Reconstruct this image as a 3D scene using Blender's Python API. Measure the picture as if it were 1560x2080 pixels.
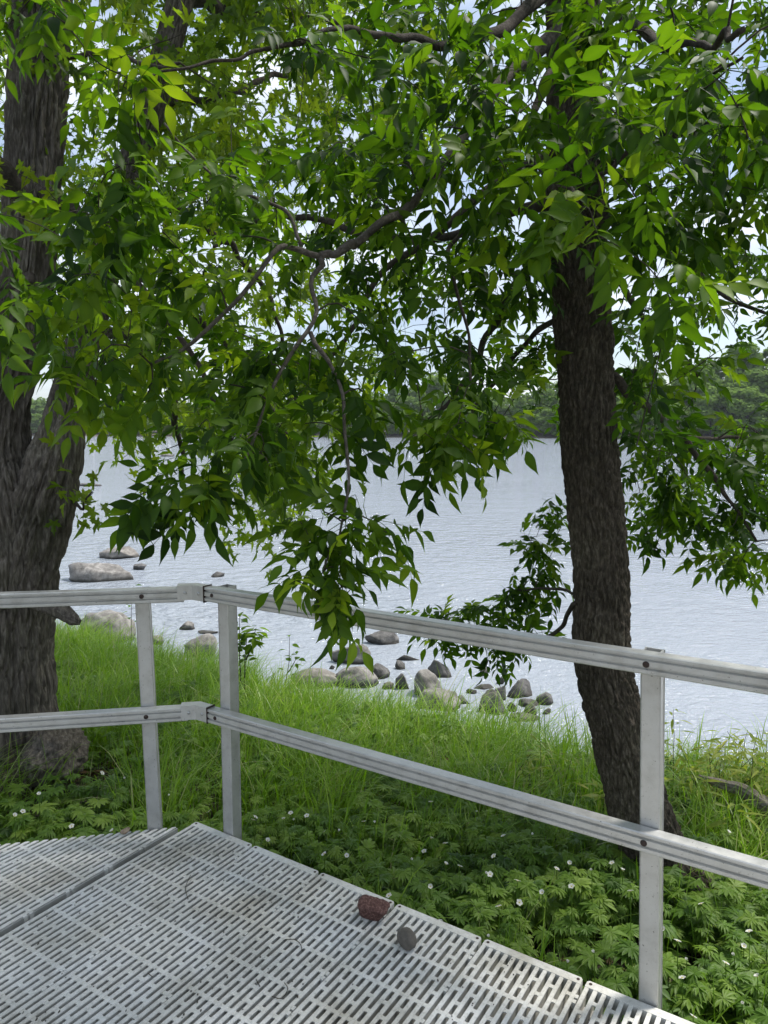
import bpy, math
import numpy as np
from mathutils import Vector, Matrix

for o in list(bpy.data.objects):
    bpy.data.objects.remove(o)
SC = bpy.context.scene
C = SC.collection
R = math.radians
rng = np.random.default_rng(11)

# ------------------------------------------------------------------ camera
F, HY, CAMH = 1500.0, 872.0, 1.5          # focal length and horizon of the 1560x2080 frame, eye height above the deck
PITCH = math.atan((1040 - HY) / F)
cam = bpy.data.cameras.new('camera')
camo = bpy.data.objects.new('camera', cam)
C.objects.link(camo)
camo.location = (0, 0, CAMH)
camo.rotation_euler = (math.pi / 2 - PITCH, 0, 0)
cam.sensor_fit = 'VERTICAL'
cam.sensor_height = 24.0
cam.lens = F / 2080 * 24.0
cam.clip_start = 0.05
cam.clip_end = 4000
SC.camera = camo

# ------------------------------------------------------------------ sky, sun, exposure
SUN_EL, SUN_AZ = R(62), R(68)             # azimuth clockwise from +Y
w = bpy.data.worlds.new('World')
SC.world = w
w.use_nodes = True
nt = w.node_tree
nt.nodes.clear()
N = nt.nodes.new
L = nt.links.new
out = N('ShaderNodeOutputWorld')
bg = N('ShaderNodeBackground')
sky = N('ShaderNodeTexSky')
sky.sky_type = 'NISHITA'
sky.sun_disc = False
sky.sun_elevation = SUN_EL
sky.sun_rotation = SUN_AZ
sky.air_density = 1.0
sky.dust_density = 1.5
tc = N('ShaderNodeTexCoord')
mp = N('ShaderNodeMapping')
mp.inputs['Scale'].default_value = (1.0, 1.0, 2.6)
mp.inputs['Location'].default_value = (3.1, 0.4, 0.2)
n1 = N('ShaderNodeTexNoise')
n1.inputs['Scale'].default_value = 2.6
n1.inputs['Detail'].default_value = 7
n1.inputs['Roughness'].default_value = 0.52
rp = N('ShaderNodeValToRGB')
rp.color_ramp.elements[0].position = 0.40
rp.color_ramp.elements[0].color = (0.22, 0.22, 0.22, 1)
rp.color_ramp.elements[1].position = 0.60
rp.color_ramp.elements[1].color = (1, 1, 1, 1)
n2 = N('ShaderNodeTexNoise')
n2.inputs['Scale'].default_value = 4.5
n2.inputs['Detail'].default_value = 5
cl = N('ShaderNodeValToRGB')
cl.color_ramp.elements[0].position = 0.35
cl.color_ramp.elements[0].color = (3.5, 4.25, 5.4, 1)
cl.color_ramp.elements[1].position = 0.65
cl.color_ramp.elements[1].color = (7.0, 7.4, 7.9, 1)
mx = N('ShaderNodeMix')
mx.data_type = 'RGBA'
L(tc.outputs['Generated'], mp.inputs['Vector'])
L(mp.outputs[0], n1.inputs['Vector'])
L(mp.outputs[0], n2.inputs['Vector'])
L(n1.outputs['Fac'], rp.inputs['Fac'])
L(n2.outputs['Fac'], cl.inputs['Fac'])
L(rp.outputs['Color'], mx.inputs[0])
L(sky.outputs['Color'], mx.inputs[6])
L(cl.outputs['Color'], mx.inputs[7])
L(mx.outputs[2], bg.inputs['Color'])
bg.inputs['Strength'].default_value = 0.10
L(bg.outputs[0], out.inputs['Surface'])

sl = bpy.data.lights.new('sun', 'SUN')
sl.energy = 3.1
sl.angle = R(12)
sl.color = (1.0, 0.96, 0.9)
so = bpy.data.objects.new('sun', sl)
C.objects.link(so)
sd = Vector((math.sin(SUN_AZ) * math.cos(SUN_EL), math.cos(SUN_AZ) * math.cos(SUN_EL), math.sin(SUN_EL)))
so.rotation_euler = sd.to_track_quat('Z', 'Y').to_euler()
so.location = (5, -5, 12)

SC.view_settings.view_transform = 'Standard'
SC.view_settings.look = 'None'
SC.view_settings.gamma = 1
SC.view_settings.exposure = 0.84
SC.cycles.use_denoising = True
SC.cycles.max_bounces = 8
SC.cycles.transmission_bounces = 6
SC.cycles.transparent_max_bounces = 6


# ------------------------------------------------------------------ frame geometry helpers
def ray(x, y):
    d = np.array([(x - 780) / F, 1.0, -(y - 1040) / F])
    c, s = math.cos(PITCH), math.sin(PITCH)
    return np.array([d[0], d[1] * c + d[2] * s, -d[1] * s + d[2] * c])


def onz(x, y, z):
    r = ray(x, y)
    return r * (z - CAMH) / r[2] + np.array([0, 0, CAMH])


def at(x, y, Y):
    r = ray(x, y)
    return r * Y / r[1] + np.array([0, 0, CAMH])


def pix(p):
    p = np.asarray(p, float) - np.array([0, 0, CAMH])
    c, s = math.cos(PITCH), math.sin(PITCH)
    dep = p[..., 1] * c - p[..., 2] * s
    up = p[..., 1] * s + p[..., 2] * c
    dep = np.maximum(dep, 1e-3)
    return 780 + F * p[..., 0] / dep, 1040 - F * up / dep, dep


# ------------------------------------------------------------------ noise
def _h(ix, iy, iz):
    h = (ix.astype(np.uint32) * np.uint32(374761393)) ^ (iy.astype(np.uint32) * np.uint32(668265263)) ^ (iz.astype(np.uint32) * np.uint32(2246822519))
    h = (h ^ (h >> np.uint32(13))) * np.uint32(1274126177)
    h = h ^ (h >> np.uint32(16))
    return (h & np.uint32(0xffffff)).astype(np.float64) / 0xffffff


def noise3(p):
    p = np.asarray(p, float) + 1000.0
    i = np.floor(p).astype(np.int64)
    f = p - i
    f = f * f * (3 - 2 * f)
    r = 0
    for dx in (0, 1):
        for dy in (0, 1):
            for dz in (0, 1):
                wgt = (f[..., 0] if dx else 1 - f[..., 0]) * (f[..., 1] if dy else 1 - f[..., 1]) * (f[..., 2] if dz else 1 - f[..., 2])
                r = r + wgt * _h(i[..., 0] + dx, i[..., 1] + dy, i[..., 2] + dz)
    return r


def fbm(p, o=4):
    a, s, t = 1.0, 0.0, 0.0
    p = np.asarray(p, float)
    for k in range(o):
        s = s + a * noise3(p * (2.03 ** k) + 17.3 * k)
        t += a
        a *= 0.5
    return s / t


# ------------------------------------------------------------------ mesh helpers
def mesh(name, V, faces, mat, smooth=True, attrs=None):
    """faces: list of int arrays (n,k)"""
    V = np.asarray(V, np.float32)
    me = bpy.data.meshes.new(name)
    faces = [np.asarray(f, np.int32) for f in faces if len(f)]
    nl = sum(f.size for f in faces)
    npoly = sum(len(f) for f in faces)
    me.vertices.add(len(V))
    me.vertices.foreach_set('co', V.ravel())
    me.loops.add(nl)
    me.loops.foreach_set('vertex_index', np.concatenate([f.ravel() for f in faces]))
    me.polygons.add(npoly)
    tot = np.concatenate([np.full(len(f), f.shape[1], np.int32) for f in faces])
    st = np.concatenate([[0], np.cumsum(tot)[:-1]]).astype(np.int32)
    me.polygons.foreach_set('loop_start', st)
    me.polygons.foreach_set('loop_total', tot)
    me.polygons.foreach_set('use_smooth', np.full(npoly, smooth, bool))
    for k, v in (attrs or {}).items():
        a = me.attributes.new(k, 'FLOAT', 'POINT')
        a.data.foreach_set('value', np.asarray(v, np.float32))
    me.update(calc_edges=True)
    me.validate()
    if mat:
        me.materials.append(mat)
    return me


def link(name, data, parent=None, loc=None):
    o = bpy.data.objects.new(name, data)
    C.objects.link(o)
    if parent is not None:
        o.parent = parent
    if loc is not None:
        o.location = Vector([float(v) for v in loc])
    return o


def tag(o, label=None, cat=None, group=None, kind=None):
    if label:
        o['label'] = label
    if cat:
        o['category'] = cat
    if group:
        o['group'] = group
    if kind:
        o['kind'] = kind
    return o


class Acc:
    """collects geometry for one mesh"""
    def __init__(s):
        s.V, s.F, s.A, s.n = [], {}, [], 0

    def add(s, V, faces, a=0.5):
        V = np.asarray(V, float)
        for f in faces:
            f = np.asarray(f, np.int32)
            if len(f):
                s.F.setdefault(f.shape[1], []).append(f + s.n)
        s.V.append(V)
        s.A.append(np.broadcast_to(np.asarray(a, float), (len(V),)))
        s.n += len(V)

    def box(s, c, sz, ax=None):
        c = np.asarray(c, float)
        h = np.asarray(sz, float) / 2
        q = np.array([[x, y, z] for x in (-1, 1) for y in (-1, 1) for z in (-1, 1)], float) * h
        if ax is not None:
            q = q @ np.asarray(ax)
        s.add(q + c, [[[0, 1, 3, 2], [4, 6, 7, 5], [0, 4, 5, 1], [2, 3, 7, 6], [0, 2, 6, 4], [1, 5, 7, 3]]])

    def mesh(s, name, mat, smooth=True, off=(0, 0, 0)):
        return mesh(name, np.concatenate(s.V) - np.asarray(off, float), [np.concatenate(v) for v in s.F.values()], mat, smooth,
                    {'tint': np.concatenate(s.A)})


def instance(tV, tF, M, P, tint, tA=None):
    """tV (k,3), tF list of arrays, M (n,3,3) columns are the axes, P (n,3)"""
    n, k = len(P), len(tV)
    V = np.einsum('nij,kj->nki', M, tV) + P[:, None, :]
    Fs = [(f[None] + (np.arange(n) * k)[:, None, None]).reshape(-1, f.shape[1]) for f in tF]
    T = np.repeat(tint, k)
    if tA is not None:
        T = T + np.tile(tA, n)
    return V.reshape(-1, 3), Fs, T


def catmull(P, m):
    P = np.asarray(P, float)
    n = len(P)
    Q = np.vstack([2 * P[0] - P[1], P, 2 * P[-1] - P[-2]])
    t = np.linspace(0, n - 1 - 1e-9, m)
    i = t.astype(int)
    f = (t - i)[:, None]
    a, b, c, d = Q[i], Q[i + 1], Q[i + 2], Q[i + 3]
    return 0.5 * (2 * b + (c - a) * f + (2 * a - 5 * b + 4 * c - d) * f * f + (3 * b - a - 3 * c + d) * f ** 3)


def frames(P):
    T = np.gradient(P, axis=0)
    T /= np.linalg.norm(T, axis=1)[:, None] + 1e-12
    ref = np.array([1.0, 0, 0]) if abs(T[0, 0]) < 0.8 else np.array([0, 1.0, 0])
    U = np.zeros_like(P)
    u = ref
    for i in range(len(P)):
        u = u - T[i] * (u @ T[i])
        u /= np.linalg.norm(u) + 1e-12
        U[i] = u
    return T, U, np.cross(T, U)


def tube(P, r, k=6, disp=None, cap=True):
    P = np.asarray(P, float)
    r = np.broadcast_to(np.asarray(r, float), (len(P),))
    T, U, W = frames(P)
    th = np.linspace(0, 2 * np.pi, k, endpoint=False)
    rr = r[:, None] * np.ones((1, k))
    if disp is not None:
        s = np.concatenate([[0], np.cumsum(np.linalg.norm(np.diff(P, axis=0), axis=1))])
        rr = rr + disp(th[None, :] + 0 * s[:, None], s[:, None] + 0 * th[None], rr)
    V = P[:, None] + rr[..., None] * (np.cos(th)[None, :, None] * U[:, None] + np.sin(th)[None, :, None] * W[:, None])
    m = len(P)
    a = np.arange(m - 1)[:, None] * k
    j = np.arange(k)[None]
    jn = (j + 1) % k
    Fq = np.stack([a + j, a + jn, a + k + jn, a + k + j], -1).reshape(-1, 4)
    V = V.reshape(-1, 3)
    Fs = [Fq]
    if cap:
        V = np.vstack([V, P[0], P[-1]])
        jj = np.arange(k)
        Fs.append(np.vstack([np.stack([np.full(k, m * k), (jj + 1) % k, jj], 1),
                             np.stack([np.full(k, m * k + 1), (m - 1) * k + jj, (m - 1) * k + (jj + 1) % k], 1)]))
    return V, Fs


# ------------------------------------------------------------------ materials
def mat(name):
    m = bpy.data.materials.new(name)
    m.use_nodes = True
    t = m.node_tree
    return m, t, t.nodes, t.links, t.nodes['Principled BSDF']


def ramp(t, cols, pos=None):
    r = t.nodes.new('ShaderNodeValToRGB')
    e = r.color_ramp.elements
    pos = pos or list(np.linspace(0, 1, len(cols)))
    while len(e) < len(cols):
        e.new(0.5)
    for i, c in enumerate(cols):
        e[i].position = pos[i]
        e[i].color = (*c, 1)
    return r


def tex(t, kind, scale, coord='Object', detail=4, vec=(1, 1, 1), rough=0.55):
    c = t.nodes.new('ShaderNodeTexCoord')
    m = t.nodes.new('ShaderNodeMapping')
    m.inputs['Scale'].default_value = vec
    t.links.new(c.outputs[coord], m.inputs['Vector'])
    n = t.nodes.new(kind)
    n.inputs['Scale'].default_value = scale
    if kind == 'ShaderNodeTexNoise':
        n.inputs['Detail'].default_value = detail
        n.inputs['Roughness'].default_value = rough
    t.links.new(m.outputs[0], n.inputs['Vector'])
    return n


def bump(t, src, dist, strength, bsdf, prev=None):
    b = t.nodes.new('ShaderNodeBump')
    b.inputs['Distance'].default_value = dist
    b.inputs['Strength'].default_value = strength
    t.links.new(src, b.inputs['Height'])
    if prev:
        t.links.new(prev.outputs[0], b.inputs['Normal'])
    if bsdf:
        t.links.new(b.outputs[0], bsdf.inputs['Normal'])
    return b


def leaf_mat(name, cols, trans, tw=0.4, rough=0.42, spec=0.4):
    m, t, n, l, b = mat(name)
    a = n.new('ShaderNodeAttribute')
    a.attribute_name = 'tint'
    r = ramp(t, cols)
    l.new(a.outputs['Fac'], r.inputs['Fac'])
    r2 = ramp(t, trans)
    l.new(a.outputs['Fac'], r2.inputs['Fac'])
    no = tex(t, 'ShaderNodeTexNoise', 40, 'Object', 3)
    mixc = n.new('ShaderNodeMix')
    mixc.data_type = 'RGBA'
    mixc.blend_type = 'MULTIPLY'
    mixc.inputs[0].default_value = 0.35
    l.new(r.outputs[0], mixc.inputs[6])
    rr = ramp(t, [(0.55, 0.55, 0.55), (1.25, 1.25, 1.1)], [0.3, 0.7])
    l.new(no.outputs['Fac'], rr.inputs['Fac'])
    l.new(rr.outputs[0], mixc.inputs[7])
    l.new(mixc.outputs[2], b.inputs['Base Color'])
    b.inputs['Roughness'].default_value = rough
    b.inputs['Specular IOR Level'].default_value = spec
    tr = n.new('ShaderNodeBsdfTranslucent')
    l.new(r2.outputs[0], tr.inputs['Color'])
    ms = n.new('ShaderNodeMixShader')
    ms.inputs[0].default_value = tw
    l.new(b.outputs[0], ms.inputs[1])
    l.new(tr.outputs[0], ms.inputs[2])
    l.new(ms.outputs[0], n['Material Output'].inputs['Surface'])
    return m


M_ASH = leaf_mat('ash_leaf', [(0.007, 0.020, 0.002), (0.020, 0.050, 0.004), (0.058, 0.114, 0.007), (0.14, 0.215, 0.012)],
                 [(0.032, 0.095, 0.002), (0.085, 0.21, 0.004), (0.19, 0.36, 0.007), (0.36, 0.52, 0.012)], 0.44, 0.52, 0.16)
M_MAPLE = leaf_mat('maple_leaf', [(0.022, 0.047, 0.005), (0.048, 0.09, 0.007), (0.085, 0.138, 0.01), (0.15, 0.205, 0.014)],
                   [(0.11, 0.22, 0.007), (0.20, 0.345, 0.01), (0.30, 0.46, 0.014), (0.43, 0.57, 0.02)], 0.5, 0.5, 0.3)
M_GRASS = leaf_mat('grass_blade', [(0.045, 0.105, 0.008), (0.105, 0.205, 0.012), (0.18, 0.29, 0.016), (0.38, 0.38, 0.17)],
                   [(0.17, 0.36, 0.01), (0.25, 0.50, 0.014), (0.34, 0.60, 0.018), (0.44, 0.46, 0.2)], 0.42, 0.42, 0.4)
M_ANEM = leaf_mat('anemone_leaf', [(0.04, 0.09, 0.014), (0.085, 0.165, 0.022), (0.135, 0.225, 0.03), (0.19, 0.28, 0.045)],
                  [(0.13, 0.27, 0.02), (0.2, 0.38, 0.03), (0.26, 0.46, 0.035), (0.33, 0.52, 0.05)], 0.35, 0.5, 0.3)
M_BUSH = leaf_mat('willow_leaf', [(0.10, 0.15, 0.02), (0.16, 0.21, 0.025), (0.22, 0.27, 0.03), (0.3, 0.3, 0.04)],
                  [(0.28, 0.4, 0.03), (0.36, 0.48, 0.04), (0.46, 0.55, 0.05), (0.52, 0.55, 0.06)], 0.45, 0.5, 0.3)
M_FAR = leaf_mat('far_foliage', [(0.075, 0.13, 0.034), (0.12, 0.195, 0.044), (0.165, 0.25, 0.054), (0.2, 0.29, 0.062)],
                 [(0.14, 0.25, 0.04), (0.2, 0.33, 0.05), (0.26, 0.4, 0.06), (0.3, 0.44, 0.07)], 0.35, 0.8, 0.1)
M_PETAL = leaf_mat('white_petal', [(0.7, 0.7, 0.66), (0.8, 0.8, 0.77)], [(0.7, 0.7, 0.62), (0.8, 0.8, 0.72)], 0.35, 0.5, 0.2)


def bark_mat(name, cols, sc, vec):
    m, t, n, l, b = mat(name)
    a = tex(t, 'ShaderNodeTexNoise', sc, 'Object', 6, vec, 0.65)
    r = ramp(t, cols, [0.28, 0.5, 0.72])
    l.new(a.outputs['Fac'], r.inputs['Fac'])
    a2 = tex(t, 'ShaderNodeTexNoise', 3.0, 'Object', 4)
    r2 = ramp(t, [(0.62, 0.64, 0.56), (1.0, 0.98, 0.94), (1.35, 1.38, 1.25)], [0.33, 0.52, 0.7])
    l.new(a2.outputs['Fac'], r2.inputs['Fac'])
    mm = n.new('ShaderNodeMix')
    mm.data_type = 'RGBA'
    mm.blend_type = 'MULTIPLY'
    mm.inputs[0].default_value = 1
    l.new(r.outputs[0], mm.inputs[6])
    l.new(r2.outputs[0], mm.inputs[7])
    l.new(mm.outputs[2], b.inputs['Base Color'])
    b.inputs['Roughness'].default_value = 0.9
    b.inputs['Specular IOR Level'].default_value = 0.15
    f = tex(t, 'ShaderNodeTexNoise', sc * 2.2, 'Object', 6, vec, 0.7)
    bump(t, f.outputs['Fac'], 0.008, 0.9, b)
    return m


M_BARK_ASH = bark_mat('ash_bark', [(0.028, 0.0235, 0.018), (0.068, 0.057, 0.044), (0.165, 0.142, 0.113)], 90, (1, 1, 0.35))
M_BARK_MAPLE = bark_mat('maple_bark', [(0.05, 0.043, 0.036), (0.12, 0.105, 0.09), (0.25, 0.225, 0.195)], 70, (1, 1, 0.2))
M_TWIG = bark_mat('branch_bark', [(0.035, 0.029, 0.024), (0.06, 0.051, 0.043), (0.10, 0.088, 0.077)], 60, (1, 1, 1))
M_LIMB = bark_mat('grey_limb_bark', [(0.06, 0.052, 0.045), (0.11, 0.097, 0.085), (0.19, 0.172, 0.155)], 60, (1, 1, 1))
M_DEAD = bark_mat('weathered_wood', [(0.10, 0.085, 0.07), (0.2, 0.18, 0.155), (0.32, 0.3, 0.27)], 45, (1, 0.35, 1))


def stone_mat(name, cols, sc=9, bumpd=0.01, wet=True):
    m, t, n, l, b = mat(name)
    a = tex(t, 'ShaderNodeTexNoise', sc, 'Object', 9, (1, 1, 1), 0.68)
    r = ramp(t, cols, [0.3, 0.5, 0.7])
    l.new(a.outputs['Fac'], r.inputs['Fac'])
    l.new(r.outputs[0], b.inputs['Base Color'])
    b.inputs['Roughness'].default_value = 0.85
    if wet:     # a dark waterline stain round the foot, at the height of the river
        g = n.new('ShaderNodeNewGeometry')
        sp = n.new('ShaderNodeSeparateXYZ')
        l.new(g.outputs['Position'], sp.inputs[0])
        nz = tex(t, 'ShaderNodeTexNoise', 14, 'Object', 4)
        ad = n.new('ShaderNodeMath')
        ad.operation = 'MULTIPLY_ADD'
        ad.inputs[1].default_value = 0.07
        l.new(nz.outputs['Fac'], ad.inputs[0])
        l.new(sp.outputs[2], ad.inputs[2])
        mr = n.new('ShaderNodeMapRange')
        mr.inputs[1].default_value = WATER + 0.06
        mr.inputs[2].default_value = WATER + 0.10
        l.new(ad.outputs[0], mr.inputs[0])
        mm = n.new('ShaderNodeMix')
        mm.data_type = 'RGBA'
        l.new(mr.outputs[0], mm.inputs[0])
        mm.inputs[6].default_value = (0.045, 0.042, 0.036, 1)
        l.new(r.outputs[0], mm.inputs[7])
        l.new(mm.outputs[2], b.inputs['Base Color'])
    f = tex(t, 'ShaderNodeTexNoise', sc * 3, 'Object', 8, (1, 1, 1), 0.7)
    bump(t, f.outputs['Fac'], bumpd, 0.7, b)
    return m


WATER = -0.95
M_ROCK = stone_mat('river_rock', [(0.065, 0.06, 0.054), (0.19, 0.178, 0.163), (0.35, 0.332, 0.31)])
M_ROCK2 = stone_mat('grey_river_rock', [(0.045, 0.043, 0.041), (0.12, 0.115, 0.11), (0.23, 0.22, 0.21)])
M_ROCK3 = stone_mat('pale_river_rock', [(0.08, 0.072, 0.062), (0.19, 0.174, 0.155), (0.31, 0.29, 0.265)])
M_RED = stone_mat('red_granite', [(0.03, 0.013, 0.01), (0.085, 0.036, 0.028), (0.23, 0.135, 0.11)], 150, 0.0015, False)
M_GREY = stone_mat('brown_cobble', [(0.075, 0.066, 0.052), (0.105, 0.092, 0.075), (0.14, 0.122, 0.1)], 45, 0.0015, False)
M_TAN = stone_mat('tan_pebble', [(0.16, 0.11, 0.07), (0.3, 0.22, 0.15), (0.45, 0.36, 0.26)], 120, 0.002, False)

M_SOIL, t, n, l, b = mat('soil')
a = tex(t, 'ShaderNodeTexNoise', 6, 'Object', 10, (1, 1, 1), 0.7)
r = ramp(t, [(0.022, 0.017, 0.011), (0.05, 0.04, 0.024), (0.06, 0.07, 0.025)], [0.3, 0.5, 0.7])
l.new(a.outputs['Fac'], r.inputs['Fac'])
# sand along the far waterline, woodland floor behind it
g = n.new('ShaderNodeNewGeometry')
sp = n.new('ShaderNodeSeparateXYZ')
l.new(g.outputs['Position'], sp.inputs[0])
mr = n.new('ShaderNodeMapRange')
mr.inputs[1].default_value = 100
mr.inputs[2].default_value = 120
l.new(sp.outputs[1], mr.inputs[0])
mz = n.new('ShaderNodeMapRange')
mz.inputs[1].default_value = 0.1
mz.inputs[2].default_value = -0.3
l.new(sp.outputs[2], mz.inputs[0])
mu = n.new('ShaderNodeMath')
mu.operation = 'MULTIPLY'
l.new(mr.outputs[0], mu.inputs[0])
l.new(mz.outputs[0], mu.inputs[1])
mm = n.new('ShaderNodeMix')
mm.data_type = 'RGBA'
l.new(mu.outputs[0], mm.inputs[0])
l.new(r.outputs[0], mm.inputs[6])
mm.inputs[7].default_value = (0.12, 0.10, 0.075, 1)
l.new(mm.outputs[2], b.inputs['Base Color'])
b.inputs['Roughness'].default_value = 1.0
f = tex(t, 'ShaderNodeTexNoise', 25, 'Object', 8, (1, 1, 1), 0.7)
bump(t, f.outputs['Fac'], 0.03, 0.8, b)

M_WATER, t, n, l, b = mat('river_water')
b.inputs['Base Color'].default_value = (0.32, 0.352, 0.395, 1)
b.inputs['Roughness'].default_value = 0.04
b.inputs['IOR'].default_value = 1.333
w1 = tex(t, 'ShaderNodeTexNoise', 1.0, 'Object', 3, (2.6, 4.2, 1), 0.55)
w2 = tex(t, 'ShaderNodeTexNoise', 1.0, 'Object', 4, (9.0, 15.0, 1), 0.6)
w3 = tex(t, 'ShaderNodeTexNoise', 1.0, 'Object', 3, (0.5, 0.8, 1), 0.5)
b1 = bump(t, w3.outputs['Fac'], 0.16, 0.55, None)
b2 = bump(t, w1.outputs['Fac'], 0.15, 0.8, None, b1)
wp = tex(t, 'ShaderNodeTexNoise', 1.0, 'Object', 4, (0.05, 0.22, 1), 0.6)
wr = n.new('ShaderNodeMapRange')
wr.inputs[1].default_value = 0.38
wr.inputs[2].default_value = 0.62
wr.inputs[3].default_value = 0.12
wr.inputs[4].default_value = 1.3
l.new(wp.outputs['Fac'], wr.inputs[0])
l.new(wr.outputs[0], b2.inputs['Strength'])
b3 = bump(t, w2.outputs['Fac'], 0.045, 1.0, b, b2)

M_ALU, t, n, l, b = mat('brushed_aluminium')
b.inputs['Metallic'].default_value = 0.6
a = tex(t, 'ShaderNodeTexNoise', 22, 'Object', 6, (1, 1, 1), 0.65)
r = ramp(t, [(0.43, 0.425, 0.40), (0.53, 0.525, 0.50), (0.58, 0.575, 0.55)], [0.25, 0.5, 0.75])
l.new(a.outputs['Fac'], r.inputs['Fac'])
sk_ = tex(t, 'ShaderNodeTexNoise', 130, 'Object', 4, (1, 1, 1), 0.7)
rs_ = ramp(t, [(0.25, 0.24, 0.21), (1, 1, 1)], [0.30, 0.36])
l.new(sk_.outputs['Fac'], rs_.inputs['Fac'])
ml_ = n.new('ShaderNodeMix')
ml_.data_type = 'RGBA'
ml_.blend_type = 'MULTIPLY'
ml_.inputs[0].default_value = 1
l.new(r.outputs[0], ml_.inputs[6])
l.new(rs_.outputs[0], ml_.inputs[7])
l.new(ml_.outputs[2], b.inputs['Base Color'])
r2 = ramp(t, [(0.3, 0.3, 0.3), (0.46, 0.46, 0.46)], [0.3, 0.7])
l.new(a.outputs['Fac'], r2.inputs['Fac'])
l.new(r2.outputs[0], b.inputs['Roughness'])
f = tex(t, 'ShaderNodeTexNoise', 300, 'Object', 3)
bump(t, f.outputs['Fac'], 0.0006, 0.3, b)

M_RUST_HOLE, t, n, l, b = mat('rusty_bolt_and_hole_dark')
a = tex(t, 'ShaderNodeTexNoise', 200, 'Object', 5)
r = ramp(t, [(0.02, 0.014, 0.012), (0.06, 0.032, 0.022)], [0.35, 0.7])
l.new(a.outputs['Fac'], r.inputs['Fac'])
l.new(r.outputs[0], b.inputs['Base Color'])
b.inputs['Roughness'].default_value = 0.8
M_STEEL, t, n, l, b = mat('steel_bolt')
b.inputs['Base Color'].default_value = (0.45, 0.45, 0.44, 1)
b.inputs['Metallic'].default_value = 0.9
b.inputs['Roughness'].default_value = 0.35
a = tex(t, 'ShaderNodeTexNoise', 150, 'Object', 3)
bump(t, a.outputs['Fac'], 0.0005, 0.4, b)

M_DECK, t, n, l, b = mat('weathered_deck_plastic')
a = tex(t, 'ShaderNodeTexNoise', 55, 'Object', 9, (1, 1, 1), 0.75)
r = ramp(t, [(0.34, 0.335, 0.31), (0.575, 0.57, 0.54), (0.67, 0.665, 0.635)], [0.30, 0.47, 0.7])
l.new(a.outputs['Fac'], r.inputs['Fac'])
g = n.new('ShaderNodeNewGeometry')
mpn = n.new('ShaderNodeMapping')
mpn.inputs['Scale'].default_value = (2.2, 2.2, 2.2)
l.new(g.outputs['Position'], mpn.inputs['Vector'])
a2 = n.new('ShaderNodeTexNoise')
a2.inputs['Scale'].default_value = 1.5
a2.inputs['Detail'].default_value = 7
a2.inputs['Roughness'].default_value = 0.65
l.new(mpn.outputs[0], a2.inputs['Vector'])
r2 = ramp(t, [(0.58, 0.55, 0.48), (0.90, 0.89, 0.85), (1.06, 1.07, 1.08)], [0.3, 0.46, 0.64])
l.new(a2.outputs['Fac'], r2.inputs['Fac'])
mm = n.new('ShaderNodeMix')
mm.data_type = 'RGBA'
mm.blend_type = 'MULTIPLY'
mm.inputs[0].default_value = 1
l.new(r.outputs[0], mm.inputs[6])
l.new(r2.outputs[0], mm.inputs[7])
l.new(mm.outputs[2], b.inputs['Base Color'])
b.inputs['Roughness'].default_value = 0.62
bump(t, a.outputs['Fac'], 0.0015, 0.5, b)

# ------------------------------------------------------------------ ground and water
SHORE = np.array([(((px - 780) / F) * yy, yy) for px, yy in [(-200, 8.4), (105, 8.1), (200, 7.8), (430, 7.05), (600, 6.3), (750, 6.05), (830, 5.75), (1000, 5.5), (1100, 5.3), (1200, 5.0), (1350, 4.9), (1560, 4.85), (1800, 4.6)]])
SHORE = np.vstack([[-60, 22], [-12, 10.4], SHORE, [8, 4.0], [60, -6]])


def shore_y(x):
    return np.interp(x, SHORE[:, 0], SHORE[:, 1])


def far_y(x):
    return np.clip(220 - 0.4 * x, 140, 300)


def ground_z(x, y):
    x = np.asarray(x, float)
    y = np.asarray(y, float)
    t = shore_y(x) - y
    z = np.where(t > 0, WATER + 0.65 * (1 - np.exp(-np.maximum(t, 0) / 1.6)), WATER + 0.35 * np.maximum(t, -4.5))
    wob = (fbm(np.stack([x * 1.7, y * 1.7, 0 * x], -1), 3) - 0.5)
    z = z + wob * 0.10 * np.clip(t * 2, 0, 1)
    tf = y - far_y(x)
    hill = np.clip((x - 30) / 60, 0, 1) * np.clip((tf - 6) / 60, 0, 1) * 9
    zf = np.where(tf > -8, WATER + 0.14 * tf, -2.6)
    zf = np.minimum(zf, 0.4 + 0.01 * np.maximum(tf, 0)) + hill
    return np.where(y > 100, zf, z)


def axis(parts):
    return np.unique(np.concatenate([np.arange(a, b, s) for a, b, s in parts]))


gx = axis([(-380, -60, 40), (-60, -8, 4), (-8, 5, 0.11), (5, 60, 4), (60, 381, 40)])
gy = axis([(-60, -20, 20), (-20, 1, 2.0), (1, 9.5, 0.1), (9.5, 30, 2), (30, 130, 20), (130, 320, 3), (320, 401, 40)])
X, Y = np.meshgrid(gx, gy)
Z = ground_z(X, Y)
V = np.stack([X, Y, Z], -1).reshape(-1, 3)
i = np.arange(len(gy) - 1)[:, None] * len(gx) + np.arange(len(gx) - 1)[None]
Fq = np.stack([i, i + 1, i + 1 + len(gx), i + len(gx)], -1).reshape(-1, 4)
tag(link('ground', mesh('ground', V, [Fq], M_SOIL)), kind='structure')
wv = np.array([[-380, -60, WATER], [380, -60, WATER], [380, 380, WATER], [-380, 380, WATER]], float)
tag(link('river_water', mesh('river_water', wv, [np.array([[0, 1, 2, 3]])], M_WATER, False)), kind='structure')

# ------------------------------------------------------------------ deck
DO = onz(512, 1722, 0)
DE = np.array([0.841, -0.541, 0.0])
DE /= np.linalg.norm(DE)
DU = np.array([DE[1], -DE[0], 0.0])
PITCHP = 0.3045
CP = PITCHP / 13
SLOT = 0.0112
LS, SS, WB = 0.085, 0.0385, 0.0113
BLK = LS + SS + 2 * WB


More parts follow.
